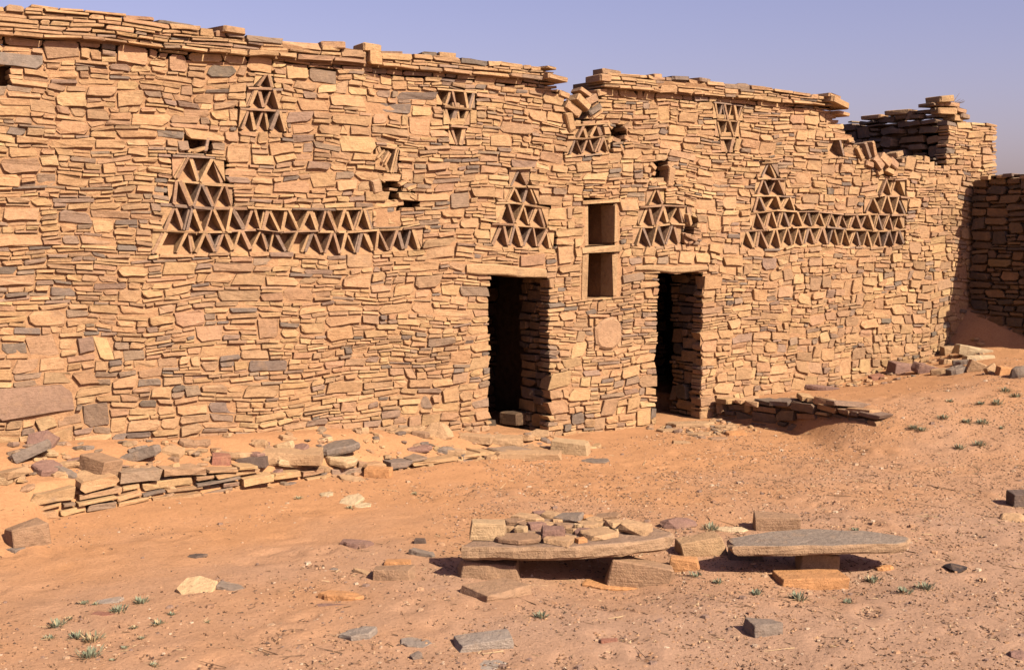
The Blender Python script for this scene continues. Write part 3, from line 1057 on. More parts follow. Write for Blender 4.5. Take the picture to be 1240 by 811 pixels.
# low stub wall beside the narrower doorway, holding back the dune
SW = empty('retaining_wall', (2.95, -1.1, -.2), 'short low drystone wall beside the narrower doorway holding back sand', 'wall')
r3 = random.Random(63)
topSW = lambda u: interp(u, [(0, .06), (.5, .07), (1.0, .14), (1.6, .19), (2.0, .17), (2.3, .18), (2.5, .10)])
rc = pack(.04, 2.4, lambda u: -.34, topSW, [], small_size(.085, 2.0, 3.6), r3)
walls_from(rc, lambda u, z, o: (2.84 - o + .05 * math.sin(u * 2.2), -u, z), r3, SW, .35, proud=.02, depth=.22, dim=.8)  # dim adds some painted shade to the stub wall's face
for (x, y, z, sx, sy, sz, rl, yw) in [(2.98, -1.25, .215, .34, .14, .06, .0, .9), (3.00, -1.45, .20, .30, .24, .055, .12, .4), (2.92, -1.62, .20, .16, .28, .09, .2, .1), (2.95, -1.85, .215, .42, .20, .05, .10, -.4),
                                      (2.93, -1.0, .14, .26, .26, .06, -.06, .2), (2.94, -.55, .085, .32, .16, .06, .0, .5), (3.02, -.35, .085, .45, .10, .05, .0, .3), (2.92, -.15, .06, .24, .2, .06, 0, 0), (2.9, -2.1, .17, .2, .3, .06, .1, .1)]:
    m = MB(); m.add(*block_at(x, y, z, sx, sy, sz, (r3.uniform(-.1, .1), rl, yw), r3), stone_col(r3, .2)); m.build('capping_stone', M_STONE, SW)

# kerb of stones along the bank before the house
KW = empty('stone_kerb', (-2.3, -.85, -.15), 'low broken kerb of flat stones edging the sand bank before the house', 'kerb')
r4 = random.Random(64)
topK = lambda u: interp(u, [(-5.0, .09), (-4.42, .06), (-4.40, .15), (-3.9, .11), (-3.64, .10), (-3.6, .06), (-3.15, .07), (-3.08, -.01), (-2.7, -.03), (-2.4, -.09), (-2.0, -.04), (-1.6, -.03), (-1.3, -.08), (-.75, -.06), (.1, -.10), (.35, -.12)])
rc = pack(-5.0, .38, lambda u: -.30, topK, [], small_size(.062, 2.6, 5.5), r4)
walls_from(rc, lambda u, z, o: (u, interp(u, KERB) - o, z), r4, KW, .22, proud=.03, depth=.26, tilt=2.0)

#LOOSE
# ------------------------------------------------------------------ loose stones
RC = {'t': (.34, .215, .118), 'y': (.40, .275, .155), 'c': (.43, .325, .20), 'o': (.40, .20, .085), 'b': (.245, .150, .090), 'g': (.175, .135, .108),
      'l': (.25, .205, .17), 'p': (.205, .118, .092), 'r': (.225, .098, .065), 'd': (.098, .068, .055), 'k': (.040, .030, .030)}
KIND = {'s': 'flat_stone', 'k': 'stone_block', 'w': 'angular_rock', 'r': 'boulder'}
CAT = {'s': 'stone', 'k': 'stone', 'w': 'rock', 'r': 'rock'}
lr = random.Random(99)

def outline(n, rng, irr=.16, sq=.72):
    P = []
    ph = rng.uniform(0, .6)
    for i in range(n):
        a = 2 * math.pi * (i + rng.uniform(-.25, .25)) / n + ph
        k = 1 + rng.uniform(-irr, irr * .4)
        c, s_ = math.cos(a), math.sin(a)
        P.append((math.copysign(abs(c) ** sq, c) * k, math.copysign(abs(s_) ** sq, s_) * k))
    return P

def slab_mesh(P, h, rng, rough=.05, rings=4):
    """flat stone: P outline in metres; the side is broken and stepped, the top nearly flat"""
    V, F = [], []
    n = len(P)
    cx, cy = sum(p[0] for p in P) / n, sum(p[1] for p in P) / n
    size = max(max(abs(p[0] - cx), abs(p[1] - cy)) for p in P)
    lev = [(0, .93), (.22, .985), (.72, 1.0), (.93, .985), (1.0, .955)]
    if rings == 4: lev = [(0, .93), (.3, 1.0), (.80, 1.0), (1.0, .95)]
    for t, k in lev:
        for x, y in P:
            r = k + rng.uniform(-rough, rough) * .5
            V.append((cx + (x - cx) * r, cy + (y - cy) * r, h * t + rng.uniform(-.05, .05) * h * (1 if t < 1 else .7)))
    m_ = len(lev)
    for r in range(m_ - 1):
        for i in range(n):
            j = (i + 1) % n
            F.append((r * n + i, r * n + j, (r + 1) * n + j, (r + 1) * n + i))
    # top: an inner ring and a centre
    b = len(V)
    for x, y in P:
        V.append((cx + (x - cx) * .55, cy + (y - cy) * .55, h * (1.0 + rng.uniform(-.05, .06))))
    V.append((cx, cy, h * 1.01))
    t0 = (m_ - 1) * n
    for i in range(n):
        j = (i + 1) % n
        F.append((t0 + i, t0 + j, b + j, b + i))
        F.append((b + i, b + j, b + n))
    F.append(tuple(range(n - 1, -1, -1)))
    return V, F

def hull_rock(pts, rng, amp):
    """convex broken stone through the given points, its faces and edges slightly worn"""
    import bmesh
    bm = bmesh.new()
    for q in pts: bm.verts.new(q)
    r = bmesh.ops.convex_hull(bm, input=bm.verts)
    bmesh.ops.delete(bm, geom=[g for g in set(r['geom_interior'] + r['geom_unused']) if isinstance(g, bmesh.types.BMVert)], context='VERTS')
    bmesh.ops.bevel(bm, geom=list(bm.edges), offset=amp * .55, segments=1, affect='EDGES', clamp_overlap=True)
    bmesh.ops.triangulate(bm, faces=bm.faces)
    big = [e for e in bm.edges if e.calc_length() > amp * 7]
    if big: bmesh.ops.subdivide_edges(bm, edges=big, cuts=2, use_grid_fill=False)
    bmesh.ops.triangulate(bm, faces=bm.faces)
    sd = rng.uniform(0, 90)
    for v in bm.verts:
        k = 14 / max(.02, amp * 30) * .10
        n_ = Vector((nz(v.co.x * k + sd, v.co.y * k, v.co.z * k), nz(v.co.x * k, v.co.y * k + sd, v.co.z * k), nz(v.co.x * k, v.co.y * k, v.co.z * k + sd)))
        v.co += n_ * amp * .8
    bm.verts.index_update()
    V = [tuple(v.co) for v in bm.verts]
    F = [tuple(v.index for v in f.verts) for f in bm.faces]
    bm.free()
    return V, F

def rock_mesh(shape, W, D, H, rng):
    amp = .045 * min(1.0, .5 + H / max(W, D)) * math.sqrt(W * max(H, .03))
    if shape == 's':
        n = rng.randint(5, 7)
        P = []
        for i in range(n):
            a = 2 * math.pi * (i + rng.uniform(-.30, .30)) / n
            c, s_ = math.cos(a), math.sin(a)
            P.append((math.copysign(abs(c) ** .7, c) * W / 2 * rng.uniform(.85, 1.05), math.copysign(abs(s_) ** .7, s_) * D / 2 * rng.uniform(.85, 1.05)))
        Q = []
        for i in range(n):
            a, b = P[i], P[(i + 1) % n]
            Q.append(a)
            for k in (1, 2):
                t = k / 3 + rng.uniform(-.1, .1)
                j_ = .022 * W
                Q.append((lerp(a[0], b[0], t) + rng.uniform(-j_, j_), lerp(a[1], b[1], t) + rng.uniform(-j_, j_)))
        return slab_mesh(Q, max(H, .018), rng, .03)
    if shape in 'kw':
        pts = []
        top = .93 if shape == 'k' else .7
        for sx in (-1, 1):
            for sy in (-1, 1):
                for sz in (0, 1):
                    k = 1.0 if sz == 0 else top
                    pts.append((sx * W / 2 * k * rng.uniform(.80, 1.04), sy * D / 2 * k * rng.uniform(.80, 1.04), H * (sz + rng.uniform(-.12, .12))))
        for i in range(5):
            a = rng.uniform(0, 6.28)
            pts.append((math.cos(a) * W * .52, math.sin(a) * D * .52, H * rng.uniform(.1, .8)))
        return hull_rock(pts, rng, amp)
    pts = []
    for i in range(26):
        v = Vector((rng.gauss(0, 1), rng.gauss(0, 1), rng.gauss(0, 1))).normalized()
        v *= rng.uniform(.86, 1.06)
        pts.append((v.x * W / 2, v.y * D / 2, (v.z + .75) * H / 1.75))
    return hull_rock(pts, rng, amp * .8)

def put_rock(x, y, z, W, D, H, yaw, roll, pitch, ck, shape, label, group, sink=.26):
    V, F = rock_mesh(shape, W, D, H, lr)
    Rm = Matrix.Rotation(math.radians(yaw - 35), 3, 'Z') @ Matrix.Rotation(math.radians(-roll), 3, 'Y') @ Matrix.Rotation(math.radians(pitch), 3, 'X')
    V = [Rm @ Vector(v) for v in V]
    if z is None:
        z = zg(x, y) - sink * H - .012
        # let the lowest corner of a tilted stone sink, keep the rest on the ground
        z -= min(v.z for v in V) * .45
    else:
        z -= min(v.z for v in V) * .8 + .002
    c = RC[ck]
    k = lr.uniform(.92, 1.08)
    m = MB(); m.add([(v.x + x, v.y + y, v.z + z) for v in V], F, (c[0] * k, c[1] * k, c[2] * k))
    o = m.build(KIND[shape], M_ROCK)
    return tag(o, label, CAT[shape], group)

ROCKS = [  # x, y, base z (None: on the sand), width, depth, height, yaw, roll, pitch, colour, shape, label, group
    (-4.84, -0.37, None, 0.38, 0.27, 0.076, 25, 22, -10, 'g', 's', 'grey slab sunk in the bank beside the very long brown wall block', None),
    (-4.68, -0.15, None, 0.29, 0.23, 0.052, 10, 8, 52, 'p', 's', 'upright pinkish slab leaning against the house foot', None),
    (-4.71, -0.32, None, 0.27, 0.14, 0.032, -10, -6, 0, 'y', 's', 'thin pale slab lying in front of the leaning pinkish slab', None),
    (-4.66, -0.67, None, 0.21, 0.11, 0.044, -10, -25, 0, 'g', 's', 'narrow grey slab propped against the tipped brown block', None),
    (-4.56, -0.48, None, 0.26, 0.21, 0.038, 20, 5, 0, 't', 's', 'broad tan flake behind the tipped brown block', None),
    (-4.39, -0.64, None, 0.33, 0.23, 0.153, -30, -10, 0, 'b', 'k', 'squared brown block tipped up on the sand bank', None),
    (-4.02, -0.47, None, 0.45, 0.16, 0.073, 5, 18, 0, 'g', 's', 'long grey-brown slab tilting down towards the kerb', None),
    (-4.39, -0.77, None, 0.08, 0.06, 0.064, 10, 0, 0, 'g', 'r', 'small grey cobble on the kerb corner', None),
    (-5.16, -1.57, None, 0.29, 0.20, 0.157, 40, 6, 0, 'b', 'k', 'brown angular boulder at the foot of the bank', None),
    (-5.27, -1.67, None, 0.14, 0.10, 0.028, 0, 0, 0, 'g', 's', 'flat grey flake before the angular boulder', None),
    (-3.37, -0.57, None, 0.17, 0.14, 0.096, 15, 0, 0, 'r', 'k', 'dark red cube of stone on the bank', None),
    (-3.11, -0.61, None, 0.29, 0.15, 0.076, -8, 0, 0, 'd', 'k', 'dark purple block beside the red cube', None),
    (-2.73, -0.59, None, 0.53, 0.40, 0.105, 4, -2, 0, 't', 'k', 'large flat-topped tan block behind the kerb', None),
    (-2.29, -0.52, None, 0.52, 0.42, 0.065, 10, 8, 0, 'g', 's', 'broad dark grey slab lying behind the pale slab', None),
    (-2.32, -0.66, None, 0.33, 0.26, 0.064, -25, -12, 0, 'y', 's', 'pale slab tilted beside the flat-topped tan block', None),
    (-2.71, -1.63, None, 0.18, 0.22, 0.032, -40, -6, 16, 'c', 's', 'cream slab fragment lying on smooth sand below the kerb', None),
    (-2.78, -1.33, None, 0.12, 0.12, 0.027, 20, 8, 0, 'c', 's', 'small cream chip beside the cream slab fragment', None),
    (-2.69, -1.75, None, 0.19, 0.17, 0.019, 15, 4, 0, 'c', 's', 'thin cream flake behind the cream slab fragment', None),
    (-2.09, -0.95, None, 0.26, 0.13, 0.114, -12, 0, 0, 'o', 'k', 'half-buried orange block in the kerb gap', None),
    (-2.34, -0.93, None, 0.28, 0.17, 0.021, -20, -8, 0, 't', 's', 'sand-covered slab beside the half-buried orange block', None),
    (-1.17, -0.56, None, 0.20, 0.14, 0.108, 10, 0, 0, 'g', 'r', 'grey rounded stone on the bank near the wider doorway', None),
    (-1.05, -0.26, None, 0.32, 0.16, 0.221, 5, 0, -15, 't', 'r', 'large tan boulder leaning at the wall foot', None),
    (-1.28, -0.12, None, 0.29, 0.17, 0.064, 10, 5, 0, 't', 's', 'loose tan flake on the bank near the wider doorway', 'rubble on the sand bank'),
    (-1.24, -0.22, None, 0.24, 0.14, 0.055, -15, -8, 0, 'b', 's', 'loose brown flake on the bank near the wider doorway', 'rubble on the sand bank'),
    (-1.41, -0.12, None, 0.32, 0.16, 0.048, 8, 6, 0, 't', 's', 'loose tan flake on the bank near the wider doorway', 'rubble on the sand bank'),
    (-1.09, -0.57, None, 0.26, 0.18, 0.054, 0, -6, 0, 't', 's', 'loose tan flake on the bank near the wider doorway', 'rubble on the sand bank'),
    (-1.44, -0.52, None, 0.27, 0.19, 0.046, 12, 5, 0, 'p', 's', 'loose purplish flake on the bank near the wider doorway', 'rubble on the sand bank'),
    (-0.67, -0.35, None, 0.35, 0.21, 0.080, -8, -4, 0, 't', 'k', 'tan stone at the end of the doorway step', None),
    (-0.38, -0.38, None, 0.40, 0.24, 0.089, 4, 0, 0, 't', 'k', 'pale sill stone across the wider doorway', None),
    (-0.49, -0.95, None, 0.65, 0.29, 0.077, -3, 0, 0, 't', 'k', 'long flat step stone below the wider doorway', None),
    (-0.02, -1.00, None, 0.41, 0.22, 0.165, -14, 0, 0, 'y', 'k', 'pale squared block standing on the doorway step', None),
    (-0.02, -1.37, None, 0.31, 0.25, 0.023, 0, 0, 0, 'g', 's', 'grey flake in the sand past the pale squared block', None),
    (2.18, -0.32, None, 0.63, 0.25, 0.073, 6, 0, 0, 't', 's', 'flat threshold slab of the narrower doorway', None),
    (2.39, -0.65, None, 0.27, 0.16, 0.063, 0, 5, 0, 't', 's', 'thin tan flake strewn before the narrower doorway', 'flakes by the narrower doorway'),
    (1.74, -0.46, None, 0.30, 0.18, 0.044, 10, 0, 0, 't', 's', 'thin tan flake strewn before the narrower doorway', 'flakes by the narrower doorway'),
    (1.81, -0.85, None, 0.26, 0.16, 0.043, -10, 4, 0, 't', 's', 'thin tan flake strewn before the narrower doorway', 'flakes by the narrower doorway'),
    (1.79, -1.14, None, 0.22, 0.15, 0.034, 20, 0, 0, 'b', 's', 'thin brown flake strewn before the narrower doorway', 'flakes by the narrower doorway'),
    (1.34, -1.07, None, 0.25, 0.15, 0.033, 5, -4, 0, 't', 's', 'thin tan flake strewn before the narrower doorway', 'flakes by the narrower doorway'),
    (2.21, -0.99, None, 0.23, 0.16, 0.061, 5, 0, 0, 'o', 'k', 'thin orange flake strewn before the narrower doorway', 'flakes by the narrower doorway'),
    (4.58, -0.12, None, 0.49, 0.20, 0.061, -14, -6, 0, 'p', 's', 'long purplish slab at the foot of the wall above the retaining wall', None),
    (5.39, -0.27, None, 0.19, 0.15, 0.072, 10, 10, 0, 'r', 'k', 'small red stone in the sand under the house wall', None),
    (5.82, -0.28, None, 0.31, 0.22, 0.157, 15, -8, 0, 'p', 'k', 'dark brown block at the house foot, first of the fallen pile', None),
    (5.77, -0.69, None, 0.37, 0.22, 0.123, -10, -16, 0, 'p', 's', 'purplish slab tilted beside the dark brown block', None),
    (7.04, -0.13, None, 0.20, 0.14, 0.121, 10, 0, 0, 't', 'k', 'broken tan stone in the pile beneath the shaded courtyard wall', 'fallen stones by the courtyard wall'),
    (6.93, -0.56, None, 0.47, 0.24, 0.118, -5, -10, 0, 'c', 'k', 'pale long block, upper of two on the fallen pile', None),
    (6.53, -0.93, None, 0.39, 0.20, 0.073, 4, 2, 0, 'c', 'k', 'pale thin block, lower of two on the fallen pile', None),
    (5.58, -1.30, None, 0.27, 0.19, 0.098, 20, 14, 0, 'g', 's', 'broken grey flake in the pile beneath the shaded courtyard wall', 'fallen stones by the courtyard wall'),
    (5.71, -1.46, None, 0.25, 0.18, 0.137, -20, -18, 0, 't', 'k', 'broken tan stone in the pile beneath the shaded courtyard wall', 'fallen stones by the courtyard wall'),
    (5.37, -1.92, None, 0.14, 0.08, 0.141, 15, 25, 0, 't', 'k', 'broken tan stone in the pile beneath the shaded courtyard wall', 'fallen stones by the courtyard wall'),
    (5.32, -2.09, None, 0.19, 0.13, 0.112, 5, -10, 0, 'o', 'k', 'broken orange stone in the pile beneath the shaded courtyard wall', 'fallen stones by the courtyard wall'),
    (5.64, -1.03, None, 0.24, 0.17, 0.080, 0, 8, 0, 't', 's', 'broken tan flake in the pile beneath the shaded courtyard wall', 'fallen stones by the courtyard wall'),
    (6.40, -0.56, None, 0.23, 0.16, 0.084, 30, -8, 0, 't', 's', 'broken tan flake in the pile beneath the shaded courtyard wall', 'fallen stones by the courtyard wall'),
    (6.21, -0.97, None, 0.31, 0.21, 0.072, -20, 6, 0, 'g', 's', 'broken grey flake in the pile beneath the shaded courtyard wall', 'fallen stones by the courtyard wall'),
    (5.23, -2.34, None, 0.29, 0.20, 0.182, 0, 0, 0, 'g', 'r', 'grey boulder at the end of the fallen pile', None),
    (-2.95, -3.94, None, 0.40, 0.24, 0.139, 2, 0, 0, 'b', 'k', 'brown block propping the big rubble-strewn slab', None),
    (-3.15, -4.31, None, 0.38, 0.30, 0.083, 38, 0, 0, 'b', 'k', "wedge-shaped stone lying under the big slab's edge", None),
    (-2.16, -4.45, None, 0.44, 0.22, 0.186, -8, -9, 0, 'b', 'k', 'tilted squared block propping the big slab', None),
    (-1.82, -4.51, None, 0.22, 0.13, 0.111, -12, 0, 0, 'o', 'k', 'orange block behind the tilted prop of the big slab', None),
    (-1.50, -4.34, None, 0.33, 0.17, 0.143, 8, 6, 0, 't', 'k', 'tan block between the two raised slabs', None),
    (-1.13, -3.70, None, 0.31, 0.22, 0.102, 0, 0, 0, 'p', 'r', 'low purple rock behind the big slab', None),
    (-2.28, -4.41, None, 0.54, 0.21, 0.015, -5, -2, 0, 'o', 's', 'sand-buried slab edge before the tilted prop', None),
    (-0.59, -4.17, None, 0.34, 0.21, 0.142, -6, 0, 0, 'b', 'k', 'brown block standing behind the smooth grey slab', None),
    (-0.89, -4.02, None, 0.25, 0.15, 0.035, 0, 0, 0, 'c', 's', 'pale flat stone between the purple rock and the brown block', None),
    (-1.06, -4.96, None, 0.29, 0.17, 0.144, 0, 0, 0, 't', 'k', 'tan prop under the smooth grey slab', None),
    (-1.31, -5.14, None, 0.47, 0.24, 0.103, 4, 0, 0, 'o', 'k', "half-buried orange block below the smooth grey slab's prop", None),
    (-0.77, -5.27, None, 0.11, 0.07, 0.037, 0, 10, 0, 'o', 's', "small orange flake by the smooth grey slab's corner", None),
    (-1.34, -4.59, None, 0.24, 0.17, 0.141, 0, 0, 0, 'd', 'k', 'dark block propping the smooth grey slab from behind', None),
    (-2.37, -5.72, None, 0.19, 0.14, 0.089, 22, -4, 0, 'g', 'k', 'lone grey angular rock on open trampled soil', None),
    (-0.45, -5.57, None, 0.17, 0.13, 0.063, 0, 0, 0, 'k', 'r', 'lone blackish cobble past the smooth grey slab', None),
    (1.50, -4.77, None, 0.19, 0.15, 0.141, 0, 0, 0, 'd', 'k', 'dark block standing on open soil behind a tan stone', None),
    (1.04, -4.99, None, 0.23, 0.16, 0.092, 10, 0, 0, 't', 'r', 'tan stone lying before the dark block', None),
    (-1.58, -6.74, None, 0.13, 0.11, 0.054, 0, 0, 0, 'p', 'r', 'purplish rock half sunk in gravelly soil', None),
    (-3.49, -3.68, None, 0.27, 0.16, 0.087, -6, 0, 0, 'b', 'k', "brown block with flat top beside the big slab's shadow", None),
    (-3.60, -3.50, None, 0.18, 0.06, 0.021, -28, -8, 0, 't', 's', 'narrow flake leaning on the flat-topped brown block', None),
    (-3.32, -3.43, None, 0.18, 0.11, 0.048, -6, 0, 0, 'o', 'k', 'small orange block behind the flat-topped brown block', None),
    (-3.06, -3.30, None, 0.22, 0.08, 0.044, -18, -8, 0, 'g', 's', 'grey slab strip behind the small orange block', None),
    (-2.93, -3.06, None, 0.09, 0.07, 0.057, 0, 0, 0, 'd', 'k', 'small dark cube behind the grey slab strip', None),
    (-3.30, -2.82, None, 0.26, 0.13, 0.051, -6, -4, 0, 'p', 's', 'pinkish slab alone on the smooth sand', None),
    (-3.72, -3.32, None, 0.08, 0.07, 0.031, 0, 0, 0, 'g', 'r', 'small grey pebble on the sand near the flat-topped brown block', None),
    (-3.96, -3.89, None, 0.30, 0.13, 0.048, -8, -2, 0, 'o', 's', 'low orange slab sunk in the soil', None),
    (-4.08, -4.00, None, 0.21, 0.08, 0.014, -10, 0, 0, 'p', 's', 'thin sliver before the low orange slab', None),
    (-4.61, -3.30, None, 0.24, 0.24, 0.034, -16, -6, 20, 'y', 's', 'speckled pale slab tilted up out of the soil', None),
    (-4.44, -3.34, None, 0.20, 0.16, 0.030, -10, -12, -6, 'g', 's', 'dark grey slab beside the speckled pale slab', None),
    (-4.31, -2.49, None, 0.16, 0.10, 0.022, 0, 6, 0, 'd', 's', 'thin dark flake on smooth sand', None),
    (-4.21, -4.58, None, 0.21, 0.13, 0.048, 12, 8, 0, 'l', 's', 'pale grey flaky stone in the trampled soil', None),
    (-4.01, -4.83, None, 0.18, 0.13, 0.017, -10, -4, 0, 'l', 's', 'pair of thin grey flakes, the flatter one', None),
    (-4.11, -5.02, None, 0.06, 0.04, 0.046, 30, 20, 0, 'g', 'k', 'small upright chip before the thin grey flakes', None),
    (-3.73, -5.05, None, 0.31, 0.21, 0.064, 10, 5, 0, 'l', 'k', 'crumpled light grey rock in the trampled soil', None),
    (-3.88, -5.30, None, 0.21, 0.17, 0.016, 0, 0, 0, 'l', 's', 'flat grey stone flush with the trampled soil', None),
    (-3.16, -5.38, None, 0.10, 0.07, 0.030, 0, 0, 0, 'r', 'k', 'small red stone on trampled soil before the big slab', None),
    (-5.10, -3.17, None, 0.18, 0.13, 0.024, 10, 6, 0, 'l', 's', 'pale flake among the green tufts', None),
    (-5.21, -3.42, None, 0.14, 0.08, 0.018, -10, -4, 0, 'r', 's', 'rusty flake among the green tufts', None),
    (-2.93, -3.90, .062, 0.24, 0.17, 0.104, 4, -4, 0, 'y', 'k', 'pale cleft block at the end of the big slab', None),
    (-2.82, -4.07, .062, 0.30, 0.22, 0.036, 8, 1, 0, 'b', 's', "flat brown slab lying on the big slab's rim", None),
    (-2.68, -3.91, .062, 0.08, 0.07, 0.043, -26, 3, 0, 'y', 'k', 'chunky pale stone in the rubble heaped on the big slab', 'rubble lying on the big slab'),
    (-2.52, -3.86, .062, 0.13, 0.08, 0.040, 23, 1, 0, 'p', 'k', 'chunky purplish stone in the rubble heaped on the big slab', 'rubble lying on the big slab'),
    (-2.45, -3.67, .062, 0.23, 0.16, 0.038, -16, -3, 0, 't', 's', 'thin tan stone in the rubble heaped on the big slab', 'rubble lying on the big slab'),
    (-2.56, -3.68, .062, 0.15, 0.15, 0.033, 0, 2, 0, 'b', 's', 'thin brown stone in the rubble heaped on the big slab', 'rubble lying on the big slab'),
    (-2.60, -4.14, .062, 0.16, 0.15, 0.071, 0, 0, 0, 'p', 'k', 'purplish block standing on the big slab', None),
    (-2.62, -4.24, .062, 0.19, 0.17, 0.031, -21, -3, 0, 't', 'k', 'chunky tan stone in the rubble heaped on the big slab', 'rubble lying on the big slab'),
    (-2.51, -4.32, .062, 0.07, 0.06, 0.028, 25, 2, 0, 'o', 'k', 'chunky orange stone in the rubble heaped on the big slab', 'rubble lying on the big slab'),
    (-2.41, -4.09, .062, 0.06, 0.05, 0.029, -30, 4, 0, 't', 'k', 'chunky tan stone in the rubble heaped on the big slab', 'rubble lying on the big slab'),
    (-2.21, -3.81, .062, 0.19, 0.17, 0.034, -20, 6, 0, 'g', 'k', 'grey stone at the back of the rubble on the big slab', None),
    (-2.25, -3.66, .062, 0.12, 0.12, 0.030, -28, -2, 0, 't', 'k', 'chunky tan stone in the rubble heaped on the big slab', 'rubble lying on the big slab'),
    (-2.28, -3.58, .062, 0.11, 0.10, 0.028, 22, -2, 0, 'p', 's', 'thin purplish stone in the rubble heaped on the big slab', 'rubble lying on the big slab'),
    (-2.21, -4.03, .062, 0.20, 0.16, 0.032, 16, 0, 0, 't', 's', 'thin tan stone in the rubble heaped on the big slab', 'rubble lying on the big slab'),
    (-2.32, -4.26, .062, 0.23, 0.20, 0.035, 28, 0, 0, 't', 'k', 'chunky tan stone in the rubble heaped on the big slab', 'rubble lying on the big slab'),
    (-2.21, -4.16, .062, 0.11, 0.08, 0.021, 21, 3, 0, 'y', 's', 'thin pale stone in the rubble heaped on the big slab', 'rubble lying on the big slab'),
    (-2.07, -4.13, .062, 0.14, 0.11, 0.037, 29, -4, 0, 't', 'k', 'chunky tan stone in the rubble heaped on the big slab', 'rubble lying on the big slab'),
    (-2.06, -4.31, .062, 0.20, 0.19, 0.047, -24, -6, 0, 't', 'k', 'pale block at the thin end of the rubble-strewn slab', None),
    (-2.30, -4.03, .062, 0.08, 0.05, 0.032, -17, -2, 0, 'y', 's', 'thin pale stone in the rubble heaped on the big slab', 'rubble lying on the big slab'),
    (-1.97, -3.92, .062, 0.18, 0.17, 0.028, -3, 6, 0, 'b', 's', 'thin brown stone in the rubble heaped on the big slab', 'rubble lying on the big slab'),
    (-2.38, -3.62, .062, 0.08, 0.07, 0.028, -11, 0, 0, 'p', 's', 'thin purplish stone in the rubble heaped on the big slab', 'rubble lying on the big slab'),
    (-2.73, -3.81, .062, 0.11, 0.09, 0.032, -6, 3, 0, 't', 's', 'thin tan stone in the rubble heaped on the big slab', 'rubble lying on the big slab'),
    (-2.10, -3.85, .062, 0.10, 0.07, 0.033, 7, 0, 0, 'o', 's', 'thin orange stone in the rubble heaped on the big slab', 'rubble lying on the big slab'),
    (-2.45, -3.86, .062, 0.14, 0.12, 0.027, 27, -1, 0, 't', 's', 'thin tan stone in the rubble heaped on the big slab', 'rubble lying on the big slab'),
    (-2.39, -3.97, .062, 0.12, 0.10, 0.032, 29, -6, 0, 'b', 's', 'thin brown stone in the rubble heaped on the big slab', 'rubble lying on the big slab'),
    (-2.36, -4.14, .062, 0.13, 0.12, 0.026, 8, 4, 0, 'p', 's', 'thin purplish stone in the rubble heaped on the big slab', 'rubble lying on the big slab'),
    (-2.66, -4.04, .062, 0.12, 0.10, 0.026, 14, -1, 0, 't', 's', 'thin tan stone in the rubble heaped on the big slab', 'rubble lying on the big slab'),
    (-2.10, -3.94, .062, 0.12, 0.12, 0.027, 27, 3, 0, 't', 's', 'thin tan stone in the rubble heaped on the big slab', 'rubble lying on the big slab'),
    (-2.02, -4.17, .062, 0.11, 0.09, 0.027, 15, 4, 0, 'b', 's', 'thin brown stone in the rubble heaped on the big slab', 'rubble lying on the big slab'),
    (-2.14, -4.26, .062, 0.10, 0.07, 0.032, 23, 3, 0, 'y', 's', 'thin pale stone in the rubble heaped on the big slab', 'rubble lying on the big slab'),
    (-2.57, -3.80, .062, 0.11, 0.08, 0.027, -23, -5, 0, 'b', 's', 'thin brown stone in the rubble heaped on the big slab', 'rubble lying on the big slab'),
    (-2.31, -3.81, .062, 0.10, 0.08, 0.027, 10, 1, 0, 't', 's', 'thin tan stone in the rubble heaped on the big slab', 'rubble lying on the big slab'),
]
for r_ in ROCKS:
    put_rock(*r_)

# flat slabs half buried along the bank
hb = random.Random(88)
for i in range(48):
    x = hb.uniform(-5.0, .25) if i < 26 else hb.uniform(-5.3, -2.6)
    y = hb.uniform(-.74, -.16)
    ck = hb.choice('ttttbgpyt')
    nm_ = {'t': 'tan', 'b': 'brown', 'g': 'grey', 'p': 'purplish', 'y': 'pale'}[ck]
    W_ = hb.uniform(.10, .30)
    put_rock(x, y, None, W_, W_ * hb.uniform(.5, .9), hb.uniform(.03, .07), hb.randint(-40, 40), hb.randint(-16, 16), hb.randint(-8, 14), ck, hb.choice('ssk'),
             nm_ + ' slab fragment half buried in the sand bank before the house', 'half-buried fragments on the bank', sink=.3)

# two big raised slabs
S1 = [(-3.19, -3.97), (-3.05, -3.89), (-2.58, -3.63), (-2.3, -3.65), (-2.09, -3.77), (-1.95, -4.04), (-1.87, -4.24), (-1.86, -4.46), (-1.93, -4.52), (-2.0, -4.53), (-2.29, -4.48), (-2.6, -4.38), (-2.85, -4.22), (-3.05, -4.07)]
S2 = [(-1.62, -4.69), (-1.44, -4.68), (-1.25, -4.71), (-1.02, -4.78), (-0.71, -5.06), (-0.64, -5.25), (-0.62, -5.34), (-0.73, -5.42), (-0.85, -5.38), (-1.1, -5.24), (-1.43, -5.05), (-1.73, -4.85)]
def dense(P, rng, j=.012):
    out = []
    for i in range(len(P)):
        a, b = P[i], P[(i + 1) % len(P)]
        out.append(a)
        for k in (1, 2):
            t = k / 3 + rng.uniform(-.08, .08)
            out.append((lerp(a[0], b[0], t) + rng.uniform(-j, j), lerp(a[1], b[1], t) + rng.uniform(-j, j)))
    return out
for P, z0, h, col, label in ((S1, -.026, .090, (.215, .140, .095), 'big rough slab raised on blocks and strewn with rubble'),
                             (S2, -.030, .066, (.190, .150, .120), 'smooth grey slab raised on low props, bare on top')):
    P = P[::-1] if sum((P[i][0] * P[(i + 1) % len(P)][1] - P[(i + 1) % len(P)][0] * P[i][1]) for i in range(len(P))) < 0 else P
    V, F = slab_mesh(dense(P, lr), h, lr, .035, 5)
    nE = len(V) - len(P) * 3 - 1
    edge_c = (.285, .185, .112)
    m = MB(); m.add([(x, y, z + z0) for x, y, z in V], F, [edge_c if i < nE - len(P) * 3 else col for i in range(len(V))])
    tag(m.build('table_stone', M_ROCK), label, 'stone')

